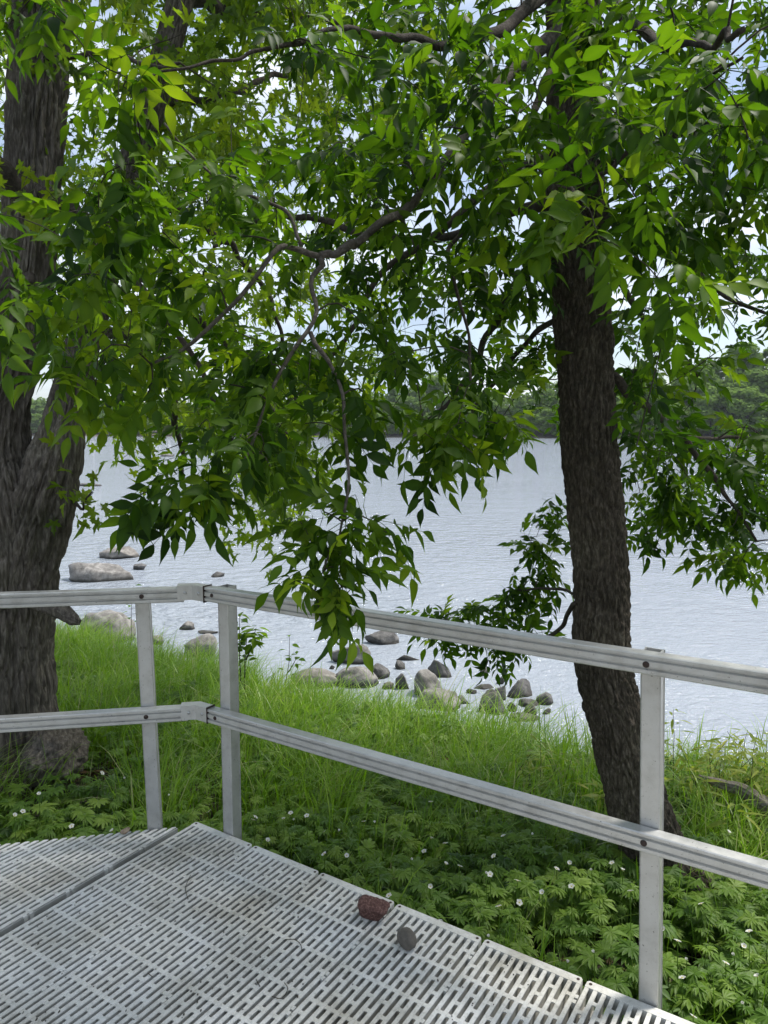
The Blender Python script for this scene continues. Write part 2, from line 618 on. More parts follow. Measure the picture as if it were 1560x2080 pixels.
def deck_pt(e, u, z=0.0):
    return DO + DE * e + DU * u + np.array([0, 0, z])


def cut_u(e):
    return 0.017 + (-0.304 - e) * 0.9565


def panel(e0, length, cut):
    """one moulded panel; local x runs along the deck edge, y along the slots"""
    A = Acc()
    sw = CP - SLOT
    prof = [(sw * 0.32, -0.045), (sw * 0.32, -0.007), (0, -0.0045), (0, -0.0022), (0.0014, 0), (sw - 0.0014, 0), (sw, -0.0022), (sw, -0.0045), (sw * 0.68, -0.007), (sw * 0.68, -0.045)]
    for k in range(13):
        x0 = k * CP
        ends = []
        for px, pz in prof:
            st = cut_u(e0 + x0 + px) if cut else 0.0
            ends.append(st)
        v = [(x0 + px, -ends[q], pz) for q, (px, pz) in enumerate(prof)] + [(x0 + px, -length, pz) for px, pz in prof]
        q = len(prof)
        A.add(v, [[[j, j + q, (j + 1) % q + q, (j + 1) % q] for j in range(q)], [list(range(q))], [[2 * q - 1 - j for j in range(q)]]])
    for k in range(12):
        xa, xb = k * CP + sw - 0.0002, (k + 1) * CP + 0.0002
        xm = (xa + xb) / 2
        u, blk = 0.009, 0
        st = cut_u(e0 + xm) if cut else 0
        while u < length:
            order = (LS, SS) if (k + blk) % 2 == 0 else (SS, LS)
            if blk % 4 in (1, 3):
                pass
            for s in order:
                u += s
                if u > st + 0.01 and u + WB < length:
                    h, z0, z1 = 0.0022, -0.003, -0.006
                    top = [(xa, u - h), (xm, u), (xb, u - h), (xb, u + WB + h), (xm, u + WB), (xa, u + WB + h)]
                    v = [(p, -q_, z0) for p, q_ in top] + [(p, -q_, z1) for p, q_ in top]
                    A.add(v, [[[0, 1, 4, 5], [1, 2, 3, 4]], [[0, 6, 7, 1], [1, 7, 8, 2], [3, 9, 10, 4], [4, 10, 11, 5]]])
                u += WB
            blk += 1
    # tabs that lock a panel to its neighbour in the seam
    xa, xb = 12 * CP + sw, 13 * CP
    u = 0.055
    q = 0
    while u < length - 0.05:
        st = cut_u(e0 + xa) if cut else 0
        if u > st + 0.02:
            for d in (0, 0.02):
                A.box(((xa + xb) / 2 - 0.0012, -(u + d), -0.0115), (xb - xa - 0.002, 0.013, 0.021))
        u += BLK * (1 if q % 2 else 1.0)
        q += 1
    if not cut:
        y0, y1, c = 0.017, -0.0092, 0.006
        xa, xb = 0.0005, 12 * CP + sw - 0.0005
        tp = [(xa, y1), (xb, y1), (xb, y0 - c), (xb - c, y0), (xa + c, y0), (xa, y0 - c)]
        v = [(p, q_, 0.0008) for p, q_ in tp] + [(p, q_, -0.036) for p, q_ in tp]
        A.add(v, [[[0, 1, 2, 3, 4, 5]], [[j, j + 6, (j + 1) % 6 + 6, (j + 1) % 6] for j in range(6)]])
    return A


deck = tag(link('deck', None, None, deck_pt(0, 0)), 'pale grey slotted plastic deck platform weathered and stained in the foreground', 'deck')
ang = math.atan2(DE[1], DE[0])
pm = panel(0, 2.6, False).mesh('deck_panel', M_DECK, False)
sA = Acc()
th = np.linspace(0, 2 * np.pi, 10, endpoint=False)
sA.add(np.vstack([np.stack([0.0045 * np.cos(th), 0.0045 * np.sin(th), 0 * th], 1), np.stack([0.0045 * np.cos(th), 0.0045 * np.sin(th), 0 * th - 0.004], 1)]),
       [[list(range(10))], [[j, j + 10, (j + 1) % 10 + 10, (j + 1) % 10] for j in range(10)]])
sm = sA.mesh('hole_shade_disc', M_RUST_HOLE, False)  # dark disc in place of a hole, its inner shade put into the colour
for k in range(-1, 11):
    o = link('deck_panel', pm, deck)
    o.location = DE * (k * PITCHP) + np.array([0, 0, 0.0006 * math.sin(k * 2.3)])
    o.rotation_euler = (0, 0, ang)
    for sx in (0.012, 0.282):
        s = link('hole_shade_disc', sm, o, (sx, 0.006, 0.0018))
for k in range(8):
    e0 = -0.3285 - PITCHP * (k + 1)
    A = panel(e0, 2.6, True)
    o = link('deck_panel', A.mesh('deck_panel', M_DECK, False), deck)
    o.location = DE * e0
    o.rotation_euler = (0, 0, ang)
# closed side of the left section along the gap
A = Acc()
A.box((DE * -0.3345 + DU * (2.6 + 0.05) / 2 + np.array([0, 0, -0.024])), (0.004, 2.55, 0.04), np.array([DE, DU, [0, 0, 1]]))
link('side_skirt', A.mesh('side_skirt', M_ALU, False), deck)
# support frame under the panels
ax = np.array([DE, DU, [0, 0, 1]])
for uu in (0.055, 0.8, 1.6, 2.4):
    A = Acc()
    ea = -0.33 if uu < 0.1 else -2.6
    A.box((DE * (ea + 3.2) / 2 + DU * uu + np.array([0, 0, -0.085])), (3.2 - ea, 0.045, 0.09), ax)
    link('frame_beam', A.mesh('frame_beam', M_ALU, False), deck)

# ------------------------------------------------------------------ railing
P1 = onz(312, 1682, 0) + np.array([0.0, 0.02, 0])
P2 = deck_pt(-0.14, -0.045)
P3 = deck_pt(1.378, -0.045)
rail_root = tag(link('railing', None, None, (P2[0], P2[1], 0)), 'brushed aluminium two-rail railing bolted along the deck edge', 'railing')
RO = np.array([P2[0], P2[1], 0])
DL = np.array([-0.984, -0.178, 0])
DL /= np.linalg.norm(DL)
NR = DU                               # inward normal of the right run
NL = np.array([DL[1], -DL[0], 0])
NL = -NL if NL[1] > 0 else NL         # inward normal of the left run
PW = 0.05


def post(P, d, nrm, ztop, lean=(0, 0)):
    A = Acc()
    zb = -0.6
    h, th_ = PW / 2, 0.004
    ring = []
    for r_, zz in ((h, zb), (h, ztop), (h - th_, ztop), (h - th_, ztop - 0.15)):
        for sx, sy in ((-1, -1), (1, -1), (1, 1), (-1, 1)):
            c = 0.0025
            for kx, ky in (((c, 0), (0, c)) if sx * sy > 0 else ((0, c), (c, 0))):
                x, y = sx * (r_ - kx), sy * (r_ - ky)
                f = (zz - 0) / 0.93
                ring.append(P * np.array([1, 1, 0]) + d * (x + lean[0] * f) + nrm * (y + lean[1] * f) + np.array([0, 0, zz]))
    fs = []
    for a in range(3):
        for j in range(8):
            fs.append([a * 8 + j, a * 8 + (j + 1) % 8, (a + 1) * 8 + (j + 1) % 8, (a + 1) * 8 + j])
    A.add(ring, [fs])
    # shallow extrusion line down the inner face
    return link('post', A.mesh('post', M_ALU, False, RO), rail_root)


post(P1, DL, NL, 0.920, (0.015, 0))
post(P2, DE, NR, 0.938, (0.002, 0))
post(P3, DE, NR, 0.943, (-0.030, 0))

PROF = [(0.0, 0.0), (0.0, 0.052), (0.0345, 0.052), (0.037, 0.0495), (0.037, 0.0430), (0.0305, 0.0405), (0.0305, 0.0375), (0.037, 0.0345), (0.037, 0.0210),
        (0.0305, 0.0180), (0.0305, 0.0150), (0.037, 0.012), (0.037, 0.003), (0.034, 0.0)]


def rail(a, bb, nrm, name='rail', prof=PROF, m=M_ALU, nseg=1):
    A = Acc()
    k = len(prof)
    pts = [a + (bb - a) * t_ for t_ in np.linspace(0, 1, nseg + 1)]
    v = [p + nrm * x + np.array([0, 0, z]) for p in pts for x, z in prof]
    fs = [[s_ * k + j, s_ * k + (j + 1) % k, (s_ + 1) * k + (j + 1) % k, (s_ + 1) * k + j] for s_ in range(nseg) for j in range(k)]
    A.add(v, [fs, [list(range(k))[::-1]], [[nseg * k + j for j in range(k)]]])
    return link(name, A.mesh(name, m, False, RO), rail_root)


def dome(c, nrm, r_, m):
    A = Acc()
    nrm = nrm / np.linalg.norm(nrm)
    u_ = np.cross(nrm, [0, 0, 1])
    u_ /= np.linalg.norm(u_)
    v_ = np.cross(nrm, u_)
    pts, fs = [], []
    k = 14
    for ph, hh in ((1.0, 0), (0.97, 0.16), (0.8, 0.36), (0.45, 0.52)):
        for j in range(k):
            q = 2 * math.pi * j / k
            pts.append(c + (u_ * math.cos(q) + v_ * math.sin(q)) * r_ * ph + nrm * hh * r_)
    pts.append(c + nrm * 0.57 * r_)
    for a in range(3):
        for j in range(k):
            fs.append([a * k + j, a * k + (j + 1) % k, (a + 1) * k + (j + 1) % k, (a + 1) * k + j])
    A.add(pts, [fs, [[3 * k + j, 3 * k + (j + 1) % k, 4 * k] for j in range(k)]])
    return link('bolt', A.mesh('bolt', m, True, RO), rail_root)


def isect(p, d, q, e):
    Mx = np.array([[d[0], -e[0]], [d[1], -e[1]]])
    t_ = np.linalg.solve(Mx, (q - p)[:2])
    return p + d * t_[0]


bl_ = P1 + NL * (PW / 2 + 0.001)       # back plane of the left rail
br_ = P2 + NR * (PW / 2 + 0.001)
corner = isect(bl_, DL, br_, DE)
corner[2] = 0
zl = lambda x, y, p: at(x, y, p[1])[2]
for lvl, (zr2, zr3, zl1, zl0) in enumerate([(0.886, 0.897, 0.877, 0.881), (0.432, 0.434, 0.428, 0.431)]):
    up = lambda p, z: np.array([p[0], p[1], z])
    zc = (zr2 + zl1) / 2 + 0.004
    s2 = (br_ - corner)[:2] @ DE[:2]
    s3 = (P3 + NR * (PW / 2 + 0.001) - corner)[:2] @ DE[:2]
    slope = (zr3 - zr2) / (s3 - s2)
    a = corner + DE * 0.052
    b_ = corner + DE * 3.0
    rail(up(a, zr2 + slope * (0.052 - s2)), up(b_, zr2 + slope * (3.0 - s2)), NR, nseg=6)
    sl1 = (bl_ - corner)[:2] @ DL[:2]
    slo = (zl0 - zl1) / 0.85
    a = corner + DL * 0.045
    b_ = corner + DL * 2.4
    rail(up(a, zl1 + slo * (0.045 - sl1)), up(b_, zl1 + slo * (2.4 - sl1)), NL, nseg=6)
    # corner sleeve: one folded strap with two arms
    A = Acc()
    zz0, zz1 = zc - 0.0012, zc + 0.0532
    tk = 0.0392
    inner = isect(bl_ + NL * tk, DL, br_ + NR * tk, DE)
    ar, al = corner + DE * 0.072, corner + DL * 0.068
    arr, all_ = ar + NR * tk, al + NL * tk
    dz = np.array([0, 0, 1])
    base = [al, corner, ar, arr, inner, all_]
    base = [np.array([p[0], p[1], 0]) for p in base]
    v = [p + dz * zz0 for p in base] + [p + dz * zz1 for p in base]
    A.add(v, [[[0, 1, 7, 6], [1, 2, 8, 7], [2, 3, 9, 8], [3, 4, 10, 9], [4, 5, 11, 10], [5, 0, 6, 11], [6, 7, 10, 11], [7, 8, 9, 10], [1, 0, 5, 4], [2, 1, 4, 3]]])
    link('corner_bracket', A.mesh('corner_bracket', M_ALU, False, RO), rail_root)
    # dark rubber gasket where the right rail enters the sleeve
    A = Acc()
    A.box(up(corner + DE * 0.0735 + NR * 0.0195, zc + 0.026), (0.0022, 0.0425, 0.0615), ax)
    link('gasket', A.mesh('gasket', M_RUST_HOLE, False, RO), rail_root)
    zm = zc + 0.026
    dome(up(all_ - DL * 0.028, zm), NL, 0.0065, M_STEEL)
    dome(up(arr - DE * 0.024, zm), NR, 0.0065, M_STEEL)
    fz = 0.026
    dome(up(P1 + NL * (PW / 2 + 0.038) + DL * 0.01, zl1 + fz), NL, 0.0085, M_RUST_HOLE)
    dome(up(P2 + NR * (PW / 2 + 0.038) - DE * 0.012, zr2 + fz), NR, 0.0075, M_RUST_HOLE)
    dome(up(P3 + NR * (PW / 2 + 0.038) - DE * (0.032 if lvl == 0 else 0.02), zr3 + fz), NR, 0.0085, M_RUST_HOLE)


# ------------------------------------------------------------------ rocks
def ico(sub):
    import bmesh
    bm = bmesh.new()
    bmesh.ops.create_icosphere(bm, subdivisions=sub, radius=1)
    v = np.array([x.co[:] for x in bm.verts])
    f = np.array([[q.index for q in p.verts] for p in bm.faces])
    bm.free()
    return v, f


ICO4 = ico(4)
ICO5 = ico(5)


def rock_geo(size, seed, rough=0.35, facet=0.0, base=ICO4):
    v, f = base
    s = np.array([seed * 7.1, seed * 3.3, seed * 1.7])
    d = 1 + rough * (fbm(v * 1.1 + s, 3) - 0.5) * 2
    q = v * d[:, None]
    if facet:
        rg = np.random.default_rng(seed)
        for _ in range(14):
            nn = rg.normal(size=3)
            nn /= np.linalg.norm(nn)
            h = rg.uniform(0.42, 0.82)
            ex = np.maximum(q @ nn - h, 0)
            q = q - np.outer(ex * facet, nn)
    q = q * (1 + 0.36 * rough * (fbm(v * 3.4 + s, 5) - 0.5) * 2 - 0.05 * (rough > 0.25) * np.exp(-((2 * noise3(v * 2.1 + s) - 1) / 0.07) ** 2))[:, None]
    return q * np.asarray(size) / 2, f


def river_rock(x0, x1, ytop, ybot, label, m=M_ROCK, seed=1, dep=0.7, facet=0.97, sink=0.48, group='river rocks', zb=None, name='river_rock', tilt=0):
    zb = WATER if zb is None else zb
    c = onz((x0 + x1) / 2, ybot - (ybot - ytop) * 0.12, zb)
    wd = (x1 - x0) / F * c[1] * 1.08
    ht = max((ybot - ytop) / F * c[1], 0.03)
    ht = max(ht - 0.1 * wd * dep * (CAMH - zb) / c[1], 0.5 * ht)
    full = ht / (1 - sink)
    dd = max(wd * dep, ht * 0.9)
    v, f = rock_geo((wd * 1.04, dd, full * 1.12), seed, 0.34, facet)
    if tilt:
        ca, sa = math.cos(tilt), math.sin(tilt)
        v = v @ np.array([[ca, 0, -sa], [0, 1, 0], [sa, 0, ca]])
    o = link(name, mesh(name, v, [f], m), None, (c[0], c[1] + dd * 0.32, zb + full * (0.5 - sink)))
    return tag(o, label, 'rock', group)


ROCKS = [
    (133, 275, 1143, 1186, 'long low boulder in the river just right of the left trunk', M_ROCK, 0.5),
    (177, 275, 1106, 1140, 'pale flat-topped boulder behind the long low boulder in the river', M_ROCK3, 0.6),
    (262, 298, 1147, 1159, 'thin flat rock at the right tip of the long low boulder', M_ROCK2, 0.5),
    (424, 457, 1160, 1174, 'lone small rock in open water above the railing corner', M_ROCK2, 0.6),
    (355, 394, 1264, 1282, 'flat rock in the water between the two corner posts', M_ROCK, 0.6),
    (398, 440, 1281, 1288, 'thin dark rock awash left of the second post', M_ROCK2, 0.5),
    (740, 810, 1286, 1313, 'slanting flat rock just below the top rail behind the hanging leaves', M_ROCK2, 0.5),
    (668, 756, 1316, 1354, 'long tapered grey rock in the water above the shore ridge', M_ROCK, 0.5),
    (666, 681, 1350, 1361, 'tiny round stone at the left end of the tapered rock', M_ROCK2, 0.8),
    (752, 798, 1353, 1383, 'round boulder at the right end of the shore ridge', M_ROCK2, 0.8),
    (803, 856, 1330, 1344, 'thin flat slab lying in the water above the boulder pile', M_ROCK2, 0.4),
    (803, 826, 1342, 1362, 'small block just below the thin flat slab', M_ROCK2, 0.8),
    (857, 930, 1345, 1382, 'dark wet rock behind the tall rounded boulder', M_ROCK2, 0.6),
    (828, 918, 1353, 1422, 'tall rounded boulder in the middle of the shore pile', M_ROCK, 0.8),
    (800, 838, 1376, 1405, 'small dark rock left of the tall rounded boulder', M_ROCK2, 0.8),
    (845, 952, 1396, 1452, 'large boulder in front of the pile half hidden by grass', M_ROCK, 0.7),
    (968, 998, 1357, 1375, 'lone rock below the dark hanging leaf cluster', M_ROCK2, 0.7),
    (1006, 1027, 1377, 1392, 'small lone stone above the right-hand rock group', M_ROCK2, 0.7),
    (1027, 1088, 1388, 1422, 'dark round-backed boulder at the top of the right-hand group', M_ROCK2, 0.8),
    (978, 1029, 1408, 1458, 'egg-shaped grey boulder at the left of the right-hand group', M_ROCK, 0.8),
    (998, 1036, 1397, 1428, 'rock wedged behind the egg-shaped boulder', M_ROCK2, 0.8),
    (1050, 1093, 1413, 1439, 'flat-topped rock below the dark round-backed boulder', M_ROCK2, 0.7),
    (1092, 1131, 1410, 1434, 'rightmost rock of the group standing in the water', M_ROCK2, 0.7),
    (1032, 1056, 1429, 1448, 'small black wet stone in the middle of the right-hand group', M_ROCK2, 0.8),
    (1062, 1099, 1432, 1456, 'angular stone at the lower right of the right-hand group', M_ROCK2, 0.8),
    (1022, 1092, 1448, 1468, 'flat mossy slab at the foot of the right-hand group', M_ROCK, 0.6),
    (944, 972, 1398, 1411, 'tiny dark stone between the two rock groups', M_ROCK2, 0.6),
    (925, 955, 1412, 1432, 'squarish stone touching the right side of the large front boulder', M_ROCK2, 0.8),
    (1040, 1068, 1446, 1462, 'pale lump between the mossy slab and the angular stone', M_ROCK3, 0.8),
    (880, 902, 1420, 1440, 'small stone wedged between the two big boulders of the pile', M_ROCK2, 0.8),
    (1100, 1122, 1440, 1452, 'low flat stone below the rightmost rock', M_ROCK, 0.6),
    (780, 802, 1388, 1402, 'small pale stone right below the round boulder', M_ROCK3, 0.7),
    (958, 1002, 1390, 1402, 'thin flat stone between the two rock groups', M_ROCK, 0.5),
]
for k, (x0, x1, ya, yb, lab, m, dp) in enumerate(ROCKS):
    river_rock(x0, x1, ya, yb, lab, m, k + 3, dp)
river_rock(150, 268, 1252, 1310, 'large brown boulder on the bank left of the first post', M_ROCK, 51, 0.7, 0.4, 0.3, zb=-0.93, name='shore_boulder')
river_rock(228, 270, 1262, 1284, 'pale rock behind the large brown bank boulder', M_ROCK3, 52, 0.6, 0.5, 0.3)
river_rock(370, 442, 1292, 1336, 'rounded grey boulder on the shore against the second post', M_ROCK, 53, 0.7, 0.4, 0.3, zb=-0.93, name='shore_boulder')
river_rock(302, 332, 1292, 1312, 'small pale rock on the shore just right of the first post', M_ROCK3, 54, 0.7, 0.5, 0.3)
river_rock(590, 700, 1360, 1402, 'left half of the low brown rock ridge on the shore', M_ROCK3, 55, 0.5, 0.4, 0.35, name='shore_boulder')
river_rock(672, 775, 1360, 1400, 'right half of the low brown rock ridge on the shore', M_ROCK, 56, 0.5, 0.4, 0.35, name='shore_boulder')
river_rock(150, 205, 982, 988, 'faint flat rock far out in the river beside the left trunk', M_ROCK2, 57, 0.3, 0.4, 0.4)
river_rock(322, 352, 922, 928, 'tiny flat rock farthest out in the river', M_ROCK3, 58, 0.3, 0.4, 0.4)


# ------------------------------------------------------------------ near trees: skeletons
def crack(a, wdt):
    return np.exp(-((2 * a - 1) / wdt) ** 2)


def bark_ash(th, s, r_):
    x, y = np.cos(th) * 0.12, np.sin(th) * 0.12
    wv_ = (noise3(np.stack([x * 20, y * 20, s * 9], -1)) - 0.5)
    a = noise3(np.stack([x * 75 + wv_ * 2.6, y * 75 - wv_ * 2.6, s * 13 + wv_ * 2], -1))
    a2 = noise3(np.stack([x * 95 - wv_ * 3 + 40, y * 95 + wv_ * 3, s * 30], -1))
    b = noise3(np.stack([x * 130, y * 130, s * 60], -1))
    big = fbm(np.stack([x * 10, y * 10, s * 2.2], -1), 3) - 0.5
    return np.minimum(r_ / 0.1, 1) * (-0.013 * crack(a, 0.36) - 0.007 * crack(a2, 0.25) + 0.006 * b + 0.02 * big)


def bark_maple(th, s, r_):
    x, y = np.cos(th) * 0.25, np.sin(th) * 0.25
    wv_ = noise3(np.stack([x * 9, y * 9, s * 3.0], -1)) - 0.5
    a = noise3(np.stack([x * 34 + wv_ * 2.4, y * 34 - wv_ * 2.4, s * 4.2], -1))
    a2 = noise3(np.stack([x * 60 + wv_ * 3, y * 60, s * 9 + 3], -1))
    a3 = noise3(np.stack([x * 26, y * 26 + wv_ * 2, s * 11], -1))
    b = noise3(np.stack([x * 95, y * 95, s * 22], -1))
    big = fbm(np.stack([x * 6, y * 6, s * 1.6], -1), 3) - 0.5
    return np.minimum(r_ / 0.15, 1) * (-0.024 * crack(a, 0.26) - 0.013 * crack(a2, 0.3) - 0.008 * crack(a3, 0.12) + 0.007 * b + 0.045 * big)


class Skel:
    def __init__(s):
        s.P, s.r, s.free = [], [], []

    def add(s, pts, rad):
        s.P += [np.asarray(p, float) for p in pts]
        s.r += list(rad)


def pline(q):
    """list of (px, py, depth, radius in px)"""
    P = np.array([at(x, y, d) for x, y, d, _ in q])
    rr = np.array([rp_ / F * d for x, y, d, rp_ in q])
    return P, rr


def smooth_line(P, rr, step, wob=0.0, seed=0):
    ln = np.linalg.norm(np.diff(P, axis=0), axis=1).sum()
    m = max(int(ln / step), len(P) * 2)
    Q = catmull(P, m)
    r_ = np.interp(np.linspace(0, 1, m), np.linspace(0, 1, len(rr)), rr)
    if wob:
        k = np.linspace(0, ln, m)
        for ax_ in range(3):
            Q[1:, ax_] += wob * (noise3(np.stack([k[1:] * 9, 0 * k[1:] + seed * 3.7, 0 * k[1:] + ax_ * 9.1], -1)) - 0.5)
    return Q, r_


# --- ash, right
base_ash = onz(1372, 1815, -0.40)
D0 = base_ash[1]
ash = tag(link('ash_tree', None, None, base_ash), 'leaning dark-barked ash tree at right spreading compound leaves over the view', 'tree')
AO = base_ash.copy()
TR = [(1382, 1850, D0, 112), (1372, 1815, D0, 92), (1342, 1763, D0 + 0.0, 74), (1316, 1691, D0, 69), (1282, 1583, D0 + .02, 62.5), (1257, 1475, D0 + .03, 61.5), (1231, 1384, D0 + .05, 60.5),
      (1222, 1294, D0 + .06, 59.5), (1220, 1150, D0 + .08, 56.5), (1203, 977, D0 + .1, 57), (1192, 813, D0 + .12, 55), (1184, 650, D0 + .14, 58), (1173, 530, D0 + .15, 57.5),
      (1169, 300, D0 + .18, 54), (1167, 100, D0 + .2, 52), (1165, 0, D0 + .22, 50), (1160, -300, D0 + .3, 45), (1150, -700, D0 + .4, 36), (1130, -1100, D0 + .5, 24)]
P, rr = pline(TR)
Q, r_ = smooth_line(P, rr, 0.008)
V, Fs = tube(Q, r_, 230, bark_ash)
link('trunk', mesh('trunk', V - AO, Fs, M_BARK_ASH), ash)
ask = Skel()
ask.add(Q[::14], r_[::14] * 0.5)


def limb(q, tree, off, sk, name='branch', m=M_TWIG, wob=0.018, seed=0, k=10):
    P, rr = pline(q)
    Q, r_ = smooth_line(P, rr, 0.03, wob, seed)
    r2 = r_ * (1 + 0.25 * (noise3(np.stack([np.arange(len(r_)) * 0.45, 0 * r_ + seed, 0 * r_], -1)) - 0.5))
    V, Fs = tube(Q, r2, k)
    link(name, mesh(name, V - off, Fs, m), tree)
    sk.add(Q, r_)


D = D0
ASH_LIMBS = [
    [(1165, 40, D + .2, 20), (1080, 110, 2.75, 18), (1000, 195, 2.55, 15), (935, 285, 2.4, 14), (870, 370, 2.3, 12), (760, 462, 2.2, 10.5), (700, 506, 2.15, 10), (650, 521, 2.12, 9.5)],
    [(650, 521, 2.12, 8), (600, 508, 2.05, 7), (562, 510, 2.0, 6.5), (472, 622, 1.95, 5.5), (385, 708, 1.9, 4.5), (305, 745, 1.85, 3.5)],
    [(650, 521, 2.12, 7.5), (640, 590, 2.1, 6.5), (630, 675, 2.05, 6), (560, 790, 2.0, 4.5), (505, 925, 1.95, 3.5), (450, 975, 1.92, 2.5)],
    [(630, 675, 2.05, 6), (672, 745, 2.0, 5), (692, 830, 1.95, 4.5), (700, 960, 1.9, 4), (690, 1080, 1.85, 3.2), (670, 1170, 1.82, 2.4)],
    [(612, 500, 2.1, 5.5), (585, 440, 2.15, 5), (520, 405, 2.15, 4.2), (430, 350, 2.1, 3.2), (330, 250, 2.0, 2.5)],
    [(1150, 420, D + .1, 19), (1060, 425, 3.2, 15), (930, 470, 3.3, 11), (790, 486, 3.4, 9.5), (700, 460, 3.5, 8), (610, 437, 3.6, 7), (515, 446, 3.6, 5.5), (430, 500, 3.6, 4)],
    [(1150, 500, D + .1, 15), (1085, 540, 3.3, 12), (1035, 600, 3.4, 10.5), (990, 690, 3.5, 8.5), (940, 790, 3.6, 6.5), (880, 845, 3.7, 4.5), (840, 860, 3.7, 3)],
    [(1140, 300, D + .1, 16), (1020, 360, 3.1, 13), (900, 470, 3.0, 10), (780, 555, 2.95, 8.5), (735, 630, 2.9, 7.5), (710, 680, 2.9, 6), (640, 760, 2.9, 4)],
    [(1245, 762, D + .1, 12), (1300, 815, 3.0, 10.5), (1355, 860, 3.05, 9), (1402, 908, 3.1, 8), (1450, 965, 3.1, 6.5), (1485, 1020, 3.1, 5), (1530, 1100, 3.1, 3.5)],
    [(1380, 880, 3.08, 6), (1450, 893, 3.15, 5), (1520, 898, 3.2, 4), (1620, 930, 3.3, 3)],
    [(1225, 420, D + .15, 14), (1290, 480, 3.25, 10), (1310, 500, 3.3, 9), (1400, 545, 3.4, 7), (1480, 600, 3.5, 5), (1570, 640, 3.6, 4)],
    [(1225, 330, D + .15, 16), (1330, 300, 3.1, 12), (1440, 250, 2.9, 10), (1560, 180, 2.7, 8), (1700, 120, 2.5, 6)],
    [(1200, 352, 2.4, 6.5), (1245, 335, 2.35, 6), (1290, 300, 2.3, 5.5), (1350, 215, 2.2, 5), (1430, 160, 2.0, 4.5), (1500, 120, 1.8, 3.5)],
    [(1170, 1225, D + .05, 6.5), (1135, 1275, 3.15, 5.5), (1085, 1300, 3.4, 4.5), (1010, 1300, 3.6, 3.2), (930, 1270, 3.7, 2.4)],
    [(1170, 1205, D + .08, 4), (1100, 1195, 3.3, 3), (1040, 1205, 3.5, 2.4)],
    [(910, 535, 2.5, 5), (940, 640, 2.45, 4.2), (958, 740, 2.4, 3.8), (960, 830, 2.35, 3.2), (955, 905, 2.3, 2.4)],
    [(1000, 400, 2.6, 6.5), (935, 480, 2.55, 5.5), (910, 535, 2.5, 5)],
    [(1160, -60, D + .2, 18), (1020, 60, 2.6, 14), (880, 90, 2.3, 11), (740, 60, 2.1, 8), (600, 90, 1.95, 5.5), (450, 120, 1.85, 4), (300, 150, 1.75, 3)],
    [(1180, -100, D + .2, 18), (1300, 60, 2.4, 13), (1400, 90, 2.0, 9), (1520, 60, 1.7, 7)],
    [(1180, 60, D + .2, 14), (1100, 190, 2.5, 10), (1090, 300, 2.2, 7.5), (1130, 380, 1.9, 5.5), (1180, 410, 1.75, 4)],
    [(1150, 640, D + .12, 9), (1080, 680, 3.3, 7), (1010, 770, 3.5, 5.5), (960, 830, 3.7, 4)],
    [(1240, 560, D + .15, 9), (1290, 620, 3.3, 7), (1360, 700, 3.5, 5), (1420, 760, 3.6, 3.5)],
]
for k, q in enumerate(ASH_LIMBS):
    limb([(a_, b_, c_, d_ * 0.8) for a_, b_, c_, d_ in q], ash, AO, ask, seed=k + 1, wob=0.035, m=M_LIMB if k < 5 else M_TWIG)

# --- silver maple, left
base_map = onz(20, 1590, -0.40)
DM = base_map[1]
maple = tag(link('silver_maple_tree', None, None, base_map), 'thick grey shaggy-barked maple with forked trunk at the left edge', 'tree')
MO = base_map.copy()
TM = [(12, 1640, DM, 150), (14, 1590, DM, 128), (12, 1520, DM, 110), (10, 1440, DM, 98), (8, 1330, DM, 96), (12, 1230, DM, 98), (16, 1110, DM, 102), (4, 1010, DM, 90), (-8, 920, DM + .02, 68),
      (-2, 830, DM + .03, 60), (20, 720, DM + .03, 57), (48, 600, DM + .05, 53), (62, 450, DM + .06, 53), (70, 300, DM + .08, 54), (80, 150, DM + .1, 55), (86, 0, DM + .12, 54), (95, -250, DM + .2, 48),
      (110, -600, DM + .3, 38), (120, -900, DM + .4, 28)]
P, rr = pline(TM)
Q, r_ = smooth_line(P, rr, 0.0085)
V, Fs = tube(Q, r_, 250, bark_maple)
link('trunk', mesh('trunk', V - MO, Fs, M_BARK_MAPLE), maple)
msk = Skel()
msk.add(Q[::12], r_[::12] * 0.5)
TM2 = [(40, 1180, DM - .03, 74), (68, 1080, DM - .03, 70), (92, 1000, DM - .02, 60), (112, 930, DM, 51), (126, 880, DM, 44), (140, 815, DM + .02, 37), (162, 720, DM + .05, 34), (190, 620, DM + .1, 33), (224, 500, DM + .2, 31), (265, 350, DM + .3, 29), (305, 220, DM + .35, 27), (345, 80, DM + .4, 26), (400, -120, DM + .5, 24),
       (450, -400, DM + .6, 18)]
P, rr = pline(TM2)
Q, r_ = smooth_line(P, rr, 0.0095)
V, Fs = tube(Q, r_, 150, bark_maple)
link('limb', mesh('limb', V - MO, Fs, M_BARK_MAPLE), maple)
msk.add(Q[::10], r_[::10] * 0.5)
